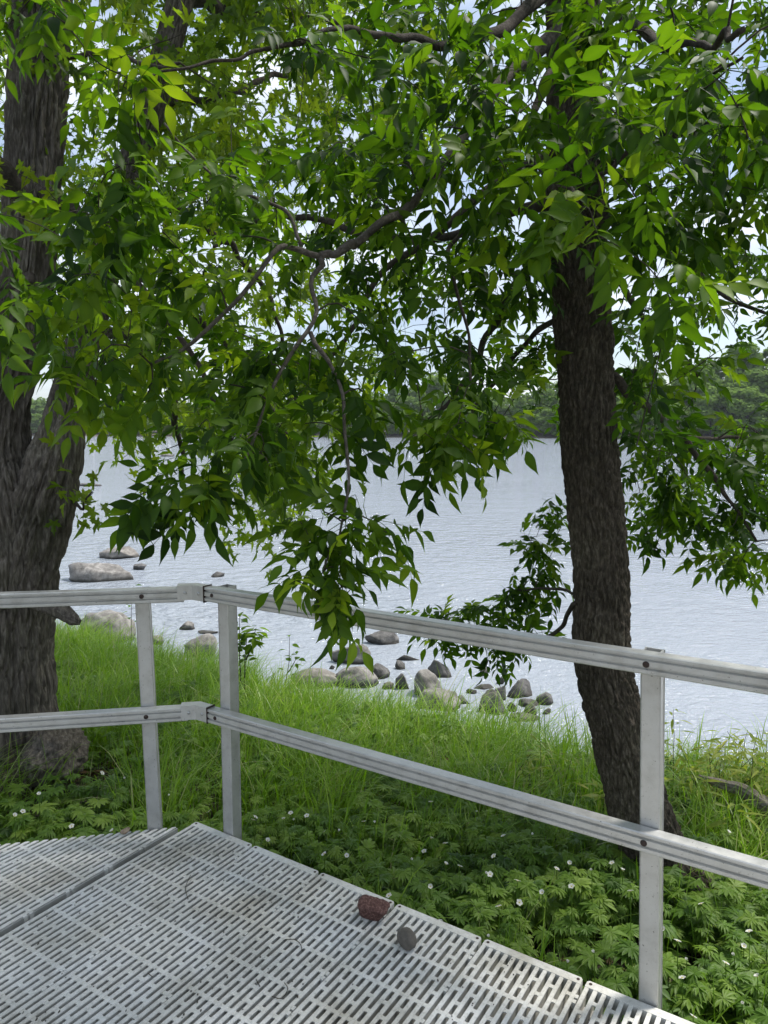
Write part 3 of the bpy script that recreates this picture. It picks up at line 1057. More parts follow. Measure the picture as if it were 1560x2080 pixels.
# swollen burl at the foot and a buttress root
v, f = ICO5
s = np.array([3.3, 8.1, 2.2])
d = 1 + 0.5 * (fbm(v * 1.3 + s, 3) - 0.5) - 0.13 * crack(noise3(v * np.array([6, 6, 5]) + s + 3.0 * (fbm(v * 2 + 5, 2) - 0.5)[:, None]), 0.35) - 0.07 * crack(noise3(v * 13 + 2.0 * (fbm(v * 3 + 9, 2) - 0.5)[:, None]), 0.3) + 0.05 * (noise3(v * 22) - 0.5)
bc = at(112, 1535, DM - .16)
bv = v * d[:, None] * np.array([0.17, 0.18, 0.165]) + bc
link('root_burl', mesh('root_burl', bv - MO, [f], M_BARK_MAPLE), maple)
MAPLE_LIMBS = [
    [(90, 470, DM, 17), (30, 370, DM - .1, 20), (-20, 330, DM - .2, 22), (-120, 290, DM - .3, 18)],
    [(95, 400, DM, 20), (130, 420, DM - .1, 17), (175, 450, DM - .2, 15), (240, 540, DM - .3, 9), (330, 640, DM - .3, 6), (420, 760, DM - .3, 4.5), (470, 900, DM - .3, 3)],
    [(90, 120, DM, 5), (180, 112, DM - .2, 4.5), (260, 118, DM - .3, 4), (360, 140, DM - .4, 3)],
    [(315, 200, DM + .35, 11), (380, 200, 4.6, 8), (470, 190, 4.8, 6.5), (540, 165, 5, 5), (640, 140, 5.2, 4)],
    [(240, 430, DM + .2, 12), (330, 420, 4.6, 9), (430, 470, 4.8, 7), (520, 560, 5.0, 5.5), (580, 700, 5.0, 4), (600, 850, 5.0, 3)],
    [(170, 700, DM, 13), (250, 680, 4.6, 9), (330, 760, 4.8, 7), (365, 900, 4.9, 5), (370, 960, 4.9, 3.5)],
    [(210, 560, DM + .1, 12), (330, 580, 4.7, 9), (440, 680, 4.9, 7), (540, 820, 5.0, 5.5), (590, 900, 5.0, 4), (620, 1000, 5.0, 2.5)],
    [(370, -20, DM + .5, 16), (480, 20, 4.8, 11), (600, 30, 5.1, 8), (720, 60, 5.4, 5)],
    [(140, 1010, DM, 4), (165, 1030, DM - .1, 2.5), (190, 1000, DM - .15, 1.8)],
    [(60, 560, DM - .2, 9), (20, 590, DM - .3, 6), (-60, 600, DM - .4, 5)],
]
for k, q in enumerate(MAPLE_LIMBS):
    limb(q, maple, MO, msk, seed=k + 40, wob=0.05)
# broken dead stub on the right of the trunk above the grass
P, rr = pline([(60, 1215, DM - .05, 22), (105, 1232, DM - .25, 19), (130, 1246, DM - .3, 16), (152, 1258, DM - .35, 11), (164, 1264, DM - .35, 3)])
Q, r_ = smooth_line(P, rr, 0.006, 0.01, 5)
V, Fs = tube(Q, r_, 40, lambda th_, s_, rr_: 0.012 * (noise3(np.stack([np.cos(th_) * 6, np.sin(th_) * 6, s_ * 10], -1)) - 0.5) + 0.006 * (noise3(np.stack([np.cos(th_) * 12, np.sin(th_) * 12, s_ * 30], -1)) - 0.5))
link('broken_stub', mesh('broken_stub', V - MO, Fs, M_BARK_MAPLE), maple)


# ------------------------------------------------------------------ leaf templates
def leaflet(length, width, droop, fold, curl=0.0):
    t_ = np.array([0, 0.1, 0.26, 0.44, 0.66, 0.83, 1.0])
    wd = np.array([0.02, 0.48, 0.93, 1.0, 0.62, 0.2, 0.0]) * width / 2
    V, Fs = [], []
    for a, b in zip(t_, wd):
        x = a * length
        z = -droop * length * a * a
        V += [(x, -b, z + fold * b + curl * b * math.sin(a * 9)), (x, 0, z), (x, b, z + fold * b - curl * b * math.sin(a * 8 + 1))]
    q = []
    for k in range(len(t_) - 1):
        i_ = 3 * k
        q += [[i_, i_ + 3, i_ + 4, i_ + 1], [i_ + 1, i_ + 4, i_ + 5, i_ + 2]]
    return np.array(V), np.array(q)


def rot(axis_, a):
    return np.array(Matrix.Rotation(a, 3, Vector(axis_)))


def compound(rg, pairs=3):
    Vs, Fs, Ts, n_ = [], [], [], 0
    ln = rg.uniform(0.15, 0.2)
    drop = rg.uniform(0.1, 0.5)
    rach = lambda q: np.array([q * ln, 0, -drop * ln * q * q])
    # rachis
    pts = np.array([rach(q) for q in np.linspace(0, 1, 5)])
    V, F_ = tube(pts, np.linspace(0.0014, 0.0008, 5), 3, cap=False)
    Vs.append(V)
    Fs.append(F_[0])
    Ts.append(np.full(len(V), 0.15))
    n_ += len(V)
    hang = rg.uniform(0.0, 0.6)
    for k in range(pairs + 1):
        q = 0.36 + 0.6 * k / pairs
        for sgn in ((-1, 1) if k < pairs else (0,)):
            l_ = rg.uniform(0.07, 0.105) * (0.8 + 0.25 * q)
            V, F4 = leaflet(l_, l_ * rg.uniform(0.34, 0.44), rg.uniform(0.1, 0.45), rg.uniform(0.1, 0.5), rg.uniform(0, 0.25))
            yaw = sgn * rg.uniform(0.75, 1.15) if sgn else rg.uniform(-0.15, 0.15)
            pitch = hang * rg.uniform(0.5, 1.1) if sgn else drop + hang * rg.uniform(0.2, 0.8)
            Mx = rot((0, 0, 1), yaw) @ rot((0, 1, 0), pitch) @ rot((1, 0, 0), rg.uniform(-0.5, 0.5))
            Vs.append(V @ Mx.T + rach(min(q, 1)))
            Fs.append(F4 + n_)
            Ts.append(np.full(len(V), rg.uniform(-0.07, 0.07)) + np.tile([0, 0.09, 0], len(V) // 3))
            n_ += len(V)
    return np.concatenate(Vs), [np.concatenate(Fs)], np.concatenate(Ts)


def maple_leaf(rg):
    """deeply cut five-lobed leaf with toothed lobes on a short stalk"""
    out_ = []
    lobes = [(-2.15, 0.5), (-1.05, 0.85), (0, 1.0), (1.05, 0.85), (2.15, 0.5)]
    for k, (a, l_) in enumerate(lobes):
        l_ *= rg.uniform(0.9, 1.1)
        if k == 0:
            out_.append((0.12, -2.9))
        out_ += [(l_ * 0.5, a - 0.33), (l_ * 0.7, a - 0.33), (l_ * 0.72, a - 0.15), (l_, a), (l_ * 0.72, a + 0.15), (l_ * 0.7, a + 0.33), (l_ * 0.5, a + 0.33)]
        if k < 4:
            out_.append((0.34, a + (lobes[k + 1][0] - a) / 2))
    out_.append((0.12, 2.9))
    droop = rg.uniform(0.1, 0.6)
    fold = rg.uniform(-0.1, 0.35)
    V = [(0, 0, 0)] + [(r_ * math.cos(a), r_ * math.sin(a), 0) for r_, a in out_]
    V = np.array(V) * 0.072
    V[:, 2] += -droop * 4 * np.maximum(V[:, 0], 0) ** 2 / 0.06 * 0.5 + fold * np.abs(V[:, 1])
    n_ = len(V)
    F3 = np.array([[0, k, k + 1] for k in range(1, n_ - 1)])
    st = tube(np.array([[0, 0, 0], [-0.02, 0, 0.004], [-0.045, 0, 0.016]]), 0.0009, 3, cap=False)
    V2, F4 = st
    A = np.concatenate([np.r_[0.1, np.zeros(n_ - 1)], np.full(len(V2), 0.1)])
    V = np.concatenate([V, V2]) + np.array([0.045, 0, -0.016])
    return V, [F3, F4[0] + n_], A


lrg = np.random.default_rng(5)
ASH_T = [compound(lrg, 3 if k % 3 else 2) for k in range(12)]
MAP_T = [maple_leaf(lrg) for k in range(8)]


def orient(d, up, roll):
    d = d / np.linalg.norm(d)
    z = up - d * (up @ d)
    if np.linalg.norm(z) < 0.05:
        z = np.array([d[2], 0, -d[0]]) + 0.01
        z = z - d * (z @ d)
    z /= np.linalg.norm(z)
    y = np.cross(z, d)
    c, s_ = math.cos(roll), math.sin(roll)
    y, z = y * c + z * s_, z * c - y * s_
    return np.stack([d, y, z], 1)


def grow(sprays, sk, rg, sag):
    """connect each spray to the nearest wood with an arching twig; returns twig tubes and the end direction of each"""
    acc = Acc()
    SP = np.array([s_[0] for s_ in sprays])
    base = np.array(sk.P)
    d0 = np.array([np.min(np.linalg.norm(base - p, axis=1)) for p in SP])
    dirs = [None] * len(SP)
    P_ = list(sk.P)
    r0 = list(sk.r)
    arrP = np.array(P_)
    arrR = np.array(r0)
    for idx in np.argsort(d0):
        p = SP[idx]
        dist = np.linalg.norm(arrP - p, axis=1) + 0.25 * np.maximum(0, p[2] - arrP[:, 2] - 0.0) * 0
        j = int(np.argmin(dist))
        a = arrP[j]
        ln = np.linalg.norm(p - a)
        if ln < 0.02:
            dirs[idx] = np.array([rg.normal(), rg.normal(), -0.3])
            continue
        mid = (a + p) / 2 + np.array([0, 0, ln * rg.uniform(0.0, sag)]) + rg.normal(size=3) * ln * 0.09
        q1 = a * 0.75 + mid * 0.25 + rg.normal(size=3) * ln * 0.03
        q2 = mid * 0.4 + p * 0.6 + rg.normal(size=3) * ln * 0.05
        Q = catmull(np.array([a, (q1 + mid) / 2, (mid + q2) / 2, p]), max(5, min(14, int(ln / 0.05))))
        ra = min(arrR[j] * 0.7, 0.0022 + 0.006 * ln)
        rad = np.linspace(ra, 0.0017, len(Q))
        V, Fs_ = tube(Q, rad, 5, cap=False)
        acc.add(V, Fs_)
        arrP = np.vstack([arrP, Q[1:]])
        arrR = np.concatenate([arrR, rad[1:]])
        dirs[idx] = Q[-1] - Q[-2]
    return acc, dirs


def bound(tab):
    tab = np.array(tab, float)
    return lambda x: np.interp(x, tab[:, 0], tab[:, 1])


B1 = bound([(-300, 780), (0, 770), (60, 790), (130, 860), (240, 880), (330, 880), (345, 950), (500, 960), (545, 1000), (600, 1080), (780, 1080), (860, 1060), (900, 990), (1010, 1010), (1080, 930), (1108, 880),
            (1122, 540), (1238, 540), (1252, 960), (1300, 1100), (1400, 1090), (1470, 1130), (1560, 1150), (1900, 1150)])
B2 = bound([(-300, 820), (0, 800), (60, 820), (130, 910), (205, 925), (215, 1060), (330, 1110), (450, 1110), (500, 1040), (545, 1090), (540, 1250), (620, 1320), (700, 1335), (765, 1290), (790, 1180), (865, 1150), (890, 1050), (1010, 1045),
            (1090, 960), (1112, 900), (1124, 550), (1236, 550), (1252, 1000), (1290, 1150), (1400, 1130), (1460, 1190), (1500, 1200), (1560, 1215), (1900, 1215)])
BC = bound([(-300, 600), (700, 900), (780, 1020), (850, 1090), (1000, 1040), (1090, 960), (1130, 940), (1250, 1000), (1270, 1140), (1400, 1130), (1470, 1190), (1900, 1215)])
GXc = np.array([-300, 0, 200, 400, 600, 800, 1000, 1200, 1400, 1600, 1900.])
GYc = np.array([-600, 0, 200, 400, 600, 800, 1000, 1150.])
DEN = np.array([[.3, .3, .3, .3, .4, .5, .6, .6, .7, .7, .6],
                [.2, .2, .3, .25, .4, .7, 1, 1, 1.1, 1.1, 1],
                [.2, .25, .45, .3, .45, .8, 1, 1.1, 1.2, 1.2, 1],
                [.2, .3, .6, .5, .6, .9, 1, 1, .8, .8, .8],
                [.3, .6, .8, .6, .6, .5, .45, .4, .45, .5, .5],
                [.3, .7, .8, .7, 1, 1.1, .8, .4, .6, .7, .7],
                [0, 0, .3, .4, .8, .6, .35, .3, .9, .9, .8],
                [0, 0, 0, 0, .1, .1, .1, .1, .8, .8, .8]])


def density(x, y):
    ix = np.clip(np.searchsorted(GXc, x) - 1, 0, len(GXc) - 2)
    iy = np.clip(np.searchsorted(GYc, y) - 1, 0, len(GYc) - 2)
    fx = np.clip((x - GXc[ix]) / (GXc[ix + 1] - GXc[ix]), 0, 1)
    fy = np.clip((y - GYc[iy]) / (GYc[iy + 1] - GYc[iy]), 0, 1)
    return (DEN[iy, ix] * (1 - fx) + DEN[iy, ix + 1] * fx) * (1 - fy) + (DEN[iy + 1, ix] * (1 - fx) + DEN[iy + 1, ix + 1] * fx) * fy


srg = np.random.default_rng(21)
sprays = []        # position, leaf count, scale, tint, boundary
NEAR = [  # px, py, depth, leaves, tint
    (250, 175, 1.75, 6, .62), (180, 110, 1.8, 4, .6), (290, 330, 1.8, 6, .55), (200, 420, 1.8, 6, .55), (330, 470, 1.85, 7, .5), (150, 560, 1.75, 7, .55), (260, 600, 1.8, 7, .5), (80, 680, 1.7, 7, .6),
    (200, 720, 1.75, 7, .5), (40, 640, 1.6, 4, .6), (300, 800, 1.8, 6, .4), (180, 830, 1.8, 6, .4), (410, 560, 1.95, 6, .5), (450, 780, 1.95, 6, .35), (100, 760, 1.75, 5, .5),
    (320, 1000, 1.85, 8, .2), (390, 1010, 1.87, 8, .18), (450, 1000, 1.9, 7, .2), (275, 1010, 1.8, 5, .22), (420, 1040, 1.85, 6, .3), (350, 1030, 1.82, 6, .3), (550, 950, 1.95, 6, .25),
    (660, 1040, 1.88, 6, .35), (620, 1110, 1.85, 6, .35), (640, 1200, 1.8, 7, .6), (610, 1060, 1.85, 7, .3), (690, 1170, 1.78, 6, .5), (700, 1220, 1.8, 5, .25), (590, 1180, 1.8, 4, .6), (650, 1250, 1.76, 6, .55), (700, 1255, 1.78, 5, .25), (740, 1180, 1.85, 6, .25), (760, 1060, 1.95, 6, .25), (800, 1090, 2.0, 4, .25),
    (840, 880, 2.1, 7, .35), (930, 860, 2.1, 7, .45), (960, 920, 2.05, 6, .55), (880, 950, 2.1, 6, .3), (760, 830, 2.1, 7, .3), (1010, 860, 2.1, 5, .35), (700, 900, 2.0, 7, .25), (620, 860, 2.0, 6, .25),
    (1050, 790, 2.1, 5, .35), (980, 780, 2.2, 6, .3),
    (1400, 210, 1.5, 6, .55), (1480, 140, 1.4, 6, .5), (1310, 120, 1.7, 7, .5), (1250, 230, 1.75, 7, .4), (1180, 210, 1.9, 7, .4), (1100, 160, 1.9, 7, .4), (1520, 280, 1.4, 5, .35), (1350, 300, 1.7, 5, .35),
    (1190, 420, 1.62, 5, .6), (1120, 440, 1.65, 5, .62), (1215, 480, 1.6, 3, .55), (1150, 480, 1.65, 3, .5),
    (900, 60, 1.8, 7, .4), (1000, 110, 1.8, 7, .4), (760, 120, 1.9, 7, .4), (640, 90, 1.9, 6, .4), (850, 180, 2.0, 7, .4), (980, 300, 2.1, 7, .5), (890, 370, 2.1, 7, .5), (1010, 380, 2.1, 6, .45), (820, 330, 2.2, 6, .4),
    (740, 660, 2.1, 6, .35), (850, 530, 2.2, 6, .4), (520, 700, 2.0, 6, .3), (480, 360, 2.0, 6, .4), (90, 20, 1.7, 3, .5),
]
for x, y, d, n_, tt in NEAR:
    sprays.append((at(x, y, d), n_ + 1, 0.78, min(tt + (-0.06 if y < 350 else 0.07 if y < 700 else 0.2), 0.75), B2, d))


def scatter(num, x0, x1, y0, y1, dlo, dhi, bnd, tlo, thi, nl=(4, 8), wfun=density):
    got = 0
    for _ in range(num * 60):
        if got >= num:
            break
        x, y = srg.uniform(x0, x1), srg.uniform(y0, y1)
        d = srg.uniform(dlo, dhi)
        if d < 2.4 and ((x - 660) / 130) ** 2 + ((y - 570) / 130) ** 2 < 1:
            continue
        if 1340 < x < 1600 and 690 < y < 850 and srg.uniform() < 0.7:
            continue
        if y > bnd(x) - 60 or srg.uniform(0, 1.25) > wfun(x, y):
            continue
        sprays.append((at(x, y, d), int(srg.integers(nl[0], nl[1] + 1)), srg.uniform(0.62, 0.9), srg.uniform(tlo, thi), bnd, d))
        got += 1


scatter(30, -100, 1800, -350, 1000, 1.7, 2.4, B1, 0.15, 0.62)
scatter(120, -200, 1900, -500, 1080, 2.3, 3.3, B1, 0.14, 0.62)
scatter(55, 740, 1700, -50, 1080, 2.2, 3.3, B1, 0.2, 0.58)
scatter(22, 1240, 1750, 150, 480, 1.9, 3.0, B1, 0.2, 0.58)
scatter(20, 1262, 1700, 850, 1150, 2.9, 3.6, B2, 0.2, 0.5)
scatter(40, 60, 800, 250, 930, 1.9, 2.8, B1, 0.2, 0.6)
scatter(26, 870, 1125, 520, 780, 2.7, 3.6, BC, 0.2, 0.6, (3, 6), lambda x, y: 1.0)
scatter(12, 1300, 1650, 500, 680, 2.6, 3.6, BC, 0.2, 0.6, (3, 6), lambda x, y: 1.0)
scatter(290, 420, 1950, -500, 1180, 3.3, 4.8, BC, 0.12, 0.6)
scatter(52, 880, 1750, 480, 900, 3.3, 4.6, BC, 0.1, 0.6, (2, 4), lambda x, y: 0.12 if (1330 < x < 1600 and y > 640) else 1.0)
scatter(40, 1240, 1700, 860, 1190, 3.1, 4.2, BC, 0.15, 0.6, (2, 5), lambda x, y: 1.0)
for x, y, d in [(1100, 1070, 3.5), (1120, 1040, 3.5), (1080, 1110, 3.6), (1130, 1110, 3.4), (1090, 1190, 3.5), (1040, 1215, 3.5), (1000, 1230, 3.6), (1070, 1240, 3.5), (1110, 1160, 3.4), (900, 1255, 3.7), (950, 1270, 3.7),
                (870, 1250, 3.7), (990, 1320, 3.6), (960, 1310, 3.65), (1090, 1285, 3.4), (1020, 1340, 3.6), (900, 1300, 3.7), (1290, 1090, 3.3), (1330, 1120, 3.3), (1500, 1150, 3.2), (1460, 1130, 3.2), (1300, 1000, 3.3), (1350, 1040, 3.3), (1420, 1060, 3.2), (1550, 1210, 3.1), (1560, 1000, 3.1), (1060, 1200, 3.5), (1020, 1250, 3.6), (1120, 1210, 3.4), (940, 1240, 3.7), (1090, 1090, 3.5), (1140, 1070, 3.4), (1000, 1280, 3.6), (1070, 1170, 3.5), (880, 1275, 3.7), (1050, 1310, 3.5)]:
    sprays.append((at(x, y, d), 6, 0.78, srg.uniform(0.2, 0.6), bound([(0, 1390), (1150, 1380), (1170, 1150), (1280, 1150), (1300, 1150), (1480, 1200), (1900, 1260)]), d))

twacc, dirs = grow(sprays, ask, srg, 0.35)
link('twigs', twacc.mesh('twigs', M_TWIG, True, AO), ash)['kind'] = 'stuff'
UP = np.array([0, 0, 1.0])


def spread(sprays, dirs, rg, templates, kind):
    """returns leaf records: template, matrix, position, tint, pixel, depth"""
    rec = []
    for (p, nl, sc_, tt, bnd, _), d in zip(sprays, dirs):
        d = d / (np.linalg.norm(d) + 1e-9)
        d = d + np.array([0, 0, -0.25]) + rg.normal(size=3) * 0.25
        d /= np.linalg.norm(d)
        side = np.cross(d, UP) + rg.normal(size=3) * 0.1
        side /= np.linalg.norm(side)
        for k in range(nl):
            if kind == 'ash':
                if k == 0:
                    pos, dd = p, d + rg.normal(size=3) * 0.2
                else:
                    tier = (k - 1) // 2
                    sg = 1 if k % 2 else -1
                    sv = side if tier % 2 == 0 else np.cross(d, side) * 0.6
                    pos = p - d * (0.025 + 0.055 * tier)
                    dd = d * rg.uniform(0.3, 0.7) + sv * sg * rg.uniform(0.6, 1.0) + rg.normal(size=3) * 0.2 + np.array([0, 0, rg.uniform(-0.45, 0.3)])
            else:
                pos = p + rg.normal(size=3) * 0.07 - d * rg.uniform(0, 0.12)
                dd = rg.normal(size=3) * 0.7 + d * 0.4 + np.array([0, 0, -0.45])
            up = UP + rg.normal(size=3) * (0.3 if kind == 'ash' else 0.5)
            Mx = orient(dd, up, rg.normal() * 0.35) * sc_ * rg.uniform(0.7, 1.12)
            reach = 0.2 * sc_ if kind == 'ash' else 0.1
            tip = pos + Mx[:, 0] / np.linalg.norm(Mx[:, 0]) * reach * 0.9
            px, py, dep = pix(np.array([pos, tip]))
            if bnd is not None and (py > bnd(px)).any():
                continue
            rec.append((int(rg.integers(len(templates))), Mx, pos, float(np.clip(tt + rg.normal() * (0.17 if kind == 'ash' else 0.16), 0.0, 1.0)), px[1], py[1], dep[1] / sc_))
    return rec


def build_leaves(rec, templates, tree, off, m, n_ind=300):
    order = sorted(range(len(rec)), key=lambda q: rec[q][6] if (-20 < rec[q][4] < 1580 and -20 < rec[q][5] < 2080) else 1e6)
    ind, rest = order[:n_ind], order[n_ind:]
    lv = 5
    protos = {}
    for q in ind:
        tp, Mx, pos, tt, *_ = rec[q]
        lev = int(np.clip(round(tt * lv), 0, lv))
        if (tp, lev) not in protos:
            V, Fs_, A = templates[tp]
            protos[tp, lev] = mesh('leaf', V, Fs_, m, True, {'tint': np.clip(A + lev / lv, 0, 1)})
        o = bpy.data.objects.new('leaf', protos[tp, lev])
        C.objects.link(o)
        o.parent = tree
        M4 = Matrix([[*map(float, Mx[r__]), float(pos[r__] - off[r__])] for r__ in range(3)] + [[0, 0, 0, 1]])
        o.matrix_local = M4
    acc = Acc()
    for tp in range(len(templates)):
        sel = [q for q in rest if rec[q][0] == tp]
        if not sel:
            continue
        V, Fs_, A = templates[tp]
        IV, IF, IT = instance(V, Fs_, np.array([rec[q][1] for q in sel]), np.array([rec[q][2] for q in sel]), np.array([rec[q][3] for q in sel]), A)
        acc.add(IV, IF, np.clip(IT, 0, 1))
    link('crown', acc.mesh('crown', m, True, off), tree)['kind'] = 'stuff'


rec = spread(sprays, dirs, srg, ASH_T, 'ash')
print('ash leaves', len(rec), 'sprays', len(sprays))
build_leaves(rec, ASH_T, ash, AO, M_ASH)

# --- maple foliage
mrg = np.random.default_rng(33)
BM = bound([(-300, 760), (0, 640), (130, 860), (200, 940), (330, 960), (430, 980), (470, 1090), (560, 1160), (620, 1080), (700, 950), (800, 800), (900, 420), (1000, 300), (1060, 150), (1900, -200)])
MDX = np.array([-300, 0, 150, 300, 450, 600, 750, 900, 1050])
MDY = np.array([-500, 0, 200, 400, 600, 800, 950, 1150.])
MDEN = np.array([[.8, .8, .9, 1, 1, .9, .7, .4, .1],
                 [.8, .7, .9, 1.1, 1.1, 1, .8, .4, .1],
                 [.8, .6, .7, 1.1, 1.2, 1, .6, .2, 0],
                 [.8, .6, .8, 1, 1.1, .9, .5, .1, 0],
                 [.6, .4, .6, .9, 1, .9, .4, .1, 0],
                 [.3, .3, .5, .7, 1, 1, .4, 0, 0],
                 [0, 0, .3, .5, .9, 1, .3, 0, 0],
                 [0, 0, .1, .1, .5, .5, 0, 0, 0]])


def mden(x, y):
    ix = int(np.clip(np.searchsorted(MDX, x) - 1, 0, len(MDX) - 2))
    iy = int(np.clip(np.searchsorted(MDY, y) - 1, 0, len(MDY) - 2))
    fx = np.clip((x - MDX[ix]) / (MDX[ix + 1] - MDX[ix]), 0, 1)
    fy = np.clip((y - MDY[iy]) / (MDY[iy + 1] - MDY[iy]), 0, 1)
    return (MDEN[iy, ix] * (1 - fx) + MDEN[iy, ix + 1] * fx) * (1 - fy) + (MDEN[iy + 1, ix] * (1 - fx) + MDEN[iy + 1, ix + 1] * fx) * fy


msp = []
while len(msp) < 1250:
    x, y = mrg.uniform(-250, 1040), mrg.uniform(-500, 1150)
    d = mrg.uniform(3.6, 7.2)
    if y > BM(x) - 25 or mrg.uniform(0, 1.2) > mden(x, y):
        continue
    if d < DM + 0.15 and abs(x - 70) < 75 and y > 120 and mrg.uniform() < 0.8:
        continue
    msp.append((at(x, y, d), int(mrg.integers(6, 13)), mrg.uniform(0.85, 1.15), mrg.uniform(0.15, 0.75), BM, d))
for x, y, d in [(180, 1020, DM - .1), (190, 1000, DM - .1), (155, 1015, DM - .1), (500, 1090, 5.0), (540, 1130, 5.0), (460, 1070, 5.0), (250, 930, 4.6), (300, 920, 4.7), (30, 350, DM - .3), (60, 420, DM - .3), (100, 390, DM - .3), (20, 400, DM - .3),
                (640, 1010, 5.2), (560, 1020, 5.1), (600, 960, 5.1), (500, 960, 5.0), (430, 900, 5.0), (480, 1020, 5.0), (880, 760, 5.4)]:
    msp.append((at(x, y, d), 7, 1.0, mrg.uniform(0.5, 0.8), None, d))
twacc, dirs = grow(msp, msk, mrg, 0.3)
link('twigs', twacc.mesh('twigs', M_TWIG, True, MO), maple)['kind'] = 'stuff'
rec = spread(msp, dirs, mrg, MAP_T, 'maple')
print('maple leaves', len(rec))
build_leaves(rec, MAP_T, maple, MO, M_MAPLE)

# ------------------------------------------------------------------ grass and ground cover
grg = np.random.default_rng(8)


def eu(x, y):
    dx, dy = x - DO[0], y - DO[1]
    return dx * DE[0] + dy * DE[1], dx * DU[0] + dy * DU[1]


def on_deck(x, y, mg=0.03):
    e, u = eu(x, y)
    right = (e > -0.34) & (u > -mg - 0.02)
    left = (e <= -0.34) & (u > cut_u(e) - mg * 1.4)
    return right | left


def cover_zone(x, y):
    """1 where the anemones take over from the grass, near the deck"""
    e, u = eu(x, y)
    dist = np.where(e > -0.3, -u, (cut_u(e) - u) * 0.72)
    nz = fbm(np.stack([x * 2.2, y * 2.2, 0 * x + 4], -1), 3) - 0.5
    return np.clip((0.95 + 0.25 * np.clip(x, -1, 1.5) - dist + nz * 1.1) / 0.5, 0, 1)


def blade(bend, w_):
    t_ = np.array([0, 0.3, 0.55, 0.8, 1.0])
    wd = np.array([0.8, 1, 0.9, 0.6, 0.0]) * w_ / 2
    x = bend * t_ ** 2.2 * 0.85
    z = t_ * (1 - 0.32 * bend * t_ ** 2)
    V = []
    for a in range(5):
        V += [(x[a], -wd[a], z[a]), (x[a], wd[a], z[a])]
    V = np.array(V[:-1])
    F4 = np.array([[0, 1, 3, 2], [2, 3, 5, 4], [4, 5, 7, 6]])
    F3 = np.array([[6, 7, 8]])
    return V, [F4, F3]


def rotz(a):
    c, s_ = np.cos(a), np.sin(a)
    z = np.zeros_like(a)
    return np.stack([np.stack([c, -s_, z], -1), np.stack([s_, c, z], -1), np.stack([z, z, z + 1], -1)], -2)


def ntrunk(x, y):
    return (np.hypot(x - base_ash[0], y - base_ash[1]) > 0.16) & (np.hypot(x - base_map[0], y - base_map[1]) > 0.30) & (np.hypot(x - bc[0], y - bc[1]) > 0.2)


nb = 190000
x = grg.uniform(-6.2, 4.2, nb)
y = grg.uniform(1.2, 9.0, nb)
t_in = shore_y(x) - y
zone = cover_zone(x, y)
clump = fbm(np.stack([x * 5, y * 5, 0 * x], -1), 3)
keep = (~on_deck(x, y)) & (t_in > 0.02) & ntrunk(x, y) & (grg.uniform(size=nb) < (1 - 0.5 * zone) * np.clip((clump - 0.30) * 4.5, 0.12, 1)) & (np.abs(x / np.maximum(y, 1) + 0.05) < 0.72)
# beaten earth by the right-hand tree
dirt = np.hypot((x - 0.75) / 0.5, (y - 2.35) / 0.25) < 1
keep &= ~(dirt & (grg.uniform(size=nb) < 0.75))
SHR = onz(1440, 1640, -0.55)
LOGC = onz(1540, 1660, -0.55)
BRL = onz(110, 1625, -0.4)
cl_ = (np.hypot((x - BRL[0]) / 0.38, (y - BRL[1]) / 0.32) < 1) | (np.hypot((x - SHR[0]) / 0.42, (y - SHR[1]) / 0.35) < 1) | (np.hypot((x - LOGC[0]) / 0.35, (y - LOGC[1] + 0.1) / 0.35) < 1)
keep &= ~(cl_ & (grg.uniform(size=nb) < 0.7))
x, y, t_in, zone, clump = x[keep], y[keep], t_in[keep], zone[keep], clump[keep]
print('blades', len(x))
z = ground_z(x, y)
big = np.clip((1.1 - t_in) / 1.1, 0, 1)
hgt = grg.uniform(0.18, 0.44, len(x)) * (1 + 1.3 * (clump - 0.5)) * (1 - 0.25 * zone) * (1 - 0.1 * big)
hgt *= np.where((x > 0.3) & (t_in < 1.6) & (t_in > 0.6), 1.2, 1.0) * np.where(t_in < 0.5, 0.75, 1.0)
wide = grg.uniform(0.8, 1.5, len(x)) * np.where(grg.uniform(size=len(x)) < 0.08, 1.8, 1.0)
tint = np.clip(0.42 + 0.4 * (clump - 0.5) * 2 + grg.normal(size=len(x)) * 0.16 + 0.08 * big - 0.12 * zone, 0.0, 0.74)
dry = grg.uniform(size=len(x)) < 0.05 + 0.12 * (clump < 0.42)
tint = np.where(dry, grg.uniform(0.85, 1, len(x)), tint)
# the wind lays the long grass over to one side near the water
az = np.where(grg.uniform(size=len(x)) < 0.55, grg.normal(0.3, 0.9, len(x)), grg.uniform(0, 2 * np.pi, len(x)))
bend = np.clip(grg.normal(0.65, 0.35, len(x)) + 0.25 * big, 0.05, 1.35)
BT = [blade(q, 0.0042) for q in np.linspace(0.1, 1.3, 8)]
acc = Acc()
bi = np.clip(((bend - 0.1) / 1.2 * 7).round().astype(int), 0, 7)
for k in range(8):
    s_ = bi == k
    if not s_.any():
        continue
    Mr = rotz(az[s_]) * np.stack([hgt[s_], wide[s_], hgt[s_]], -1)[:, None, :]
    lean = grg.normal(size=(s_.sum(), 2)) * 0.12
    Mr[:, 0, 2] += lean[:, 0] * hgt[s_]
    Mr[:, 1, 2] += lean[:, 1] * hgt[s_]
    IV, IF, IT = instance(BT[k][0], BT[k][1], Mr, np.stack([x[s_], y[s_], z[s_] - 0.01], 1), tint[s_])
    acc.add(IV, IF, IT)
tag(link('grass', acc.mesh('grass', M_GRASS, True)), 'long bright green grass covering the bank down to the river', 'grass', kind='stuff')


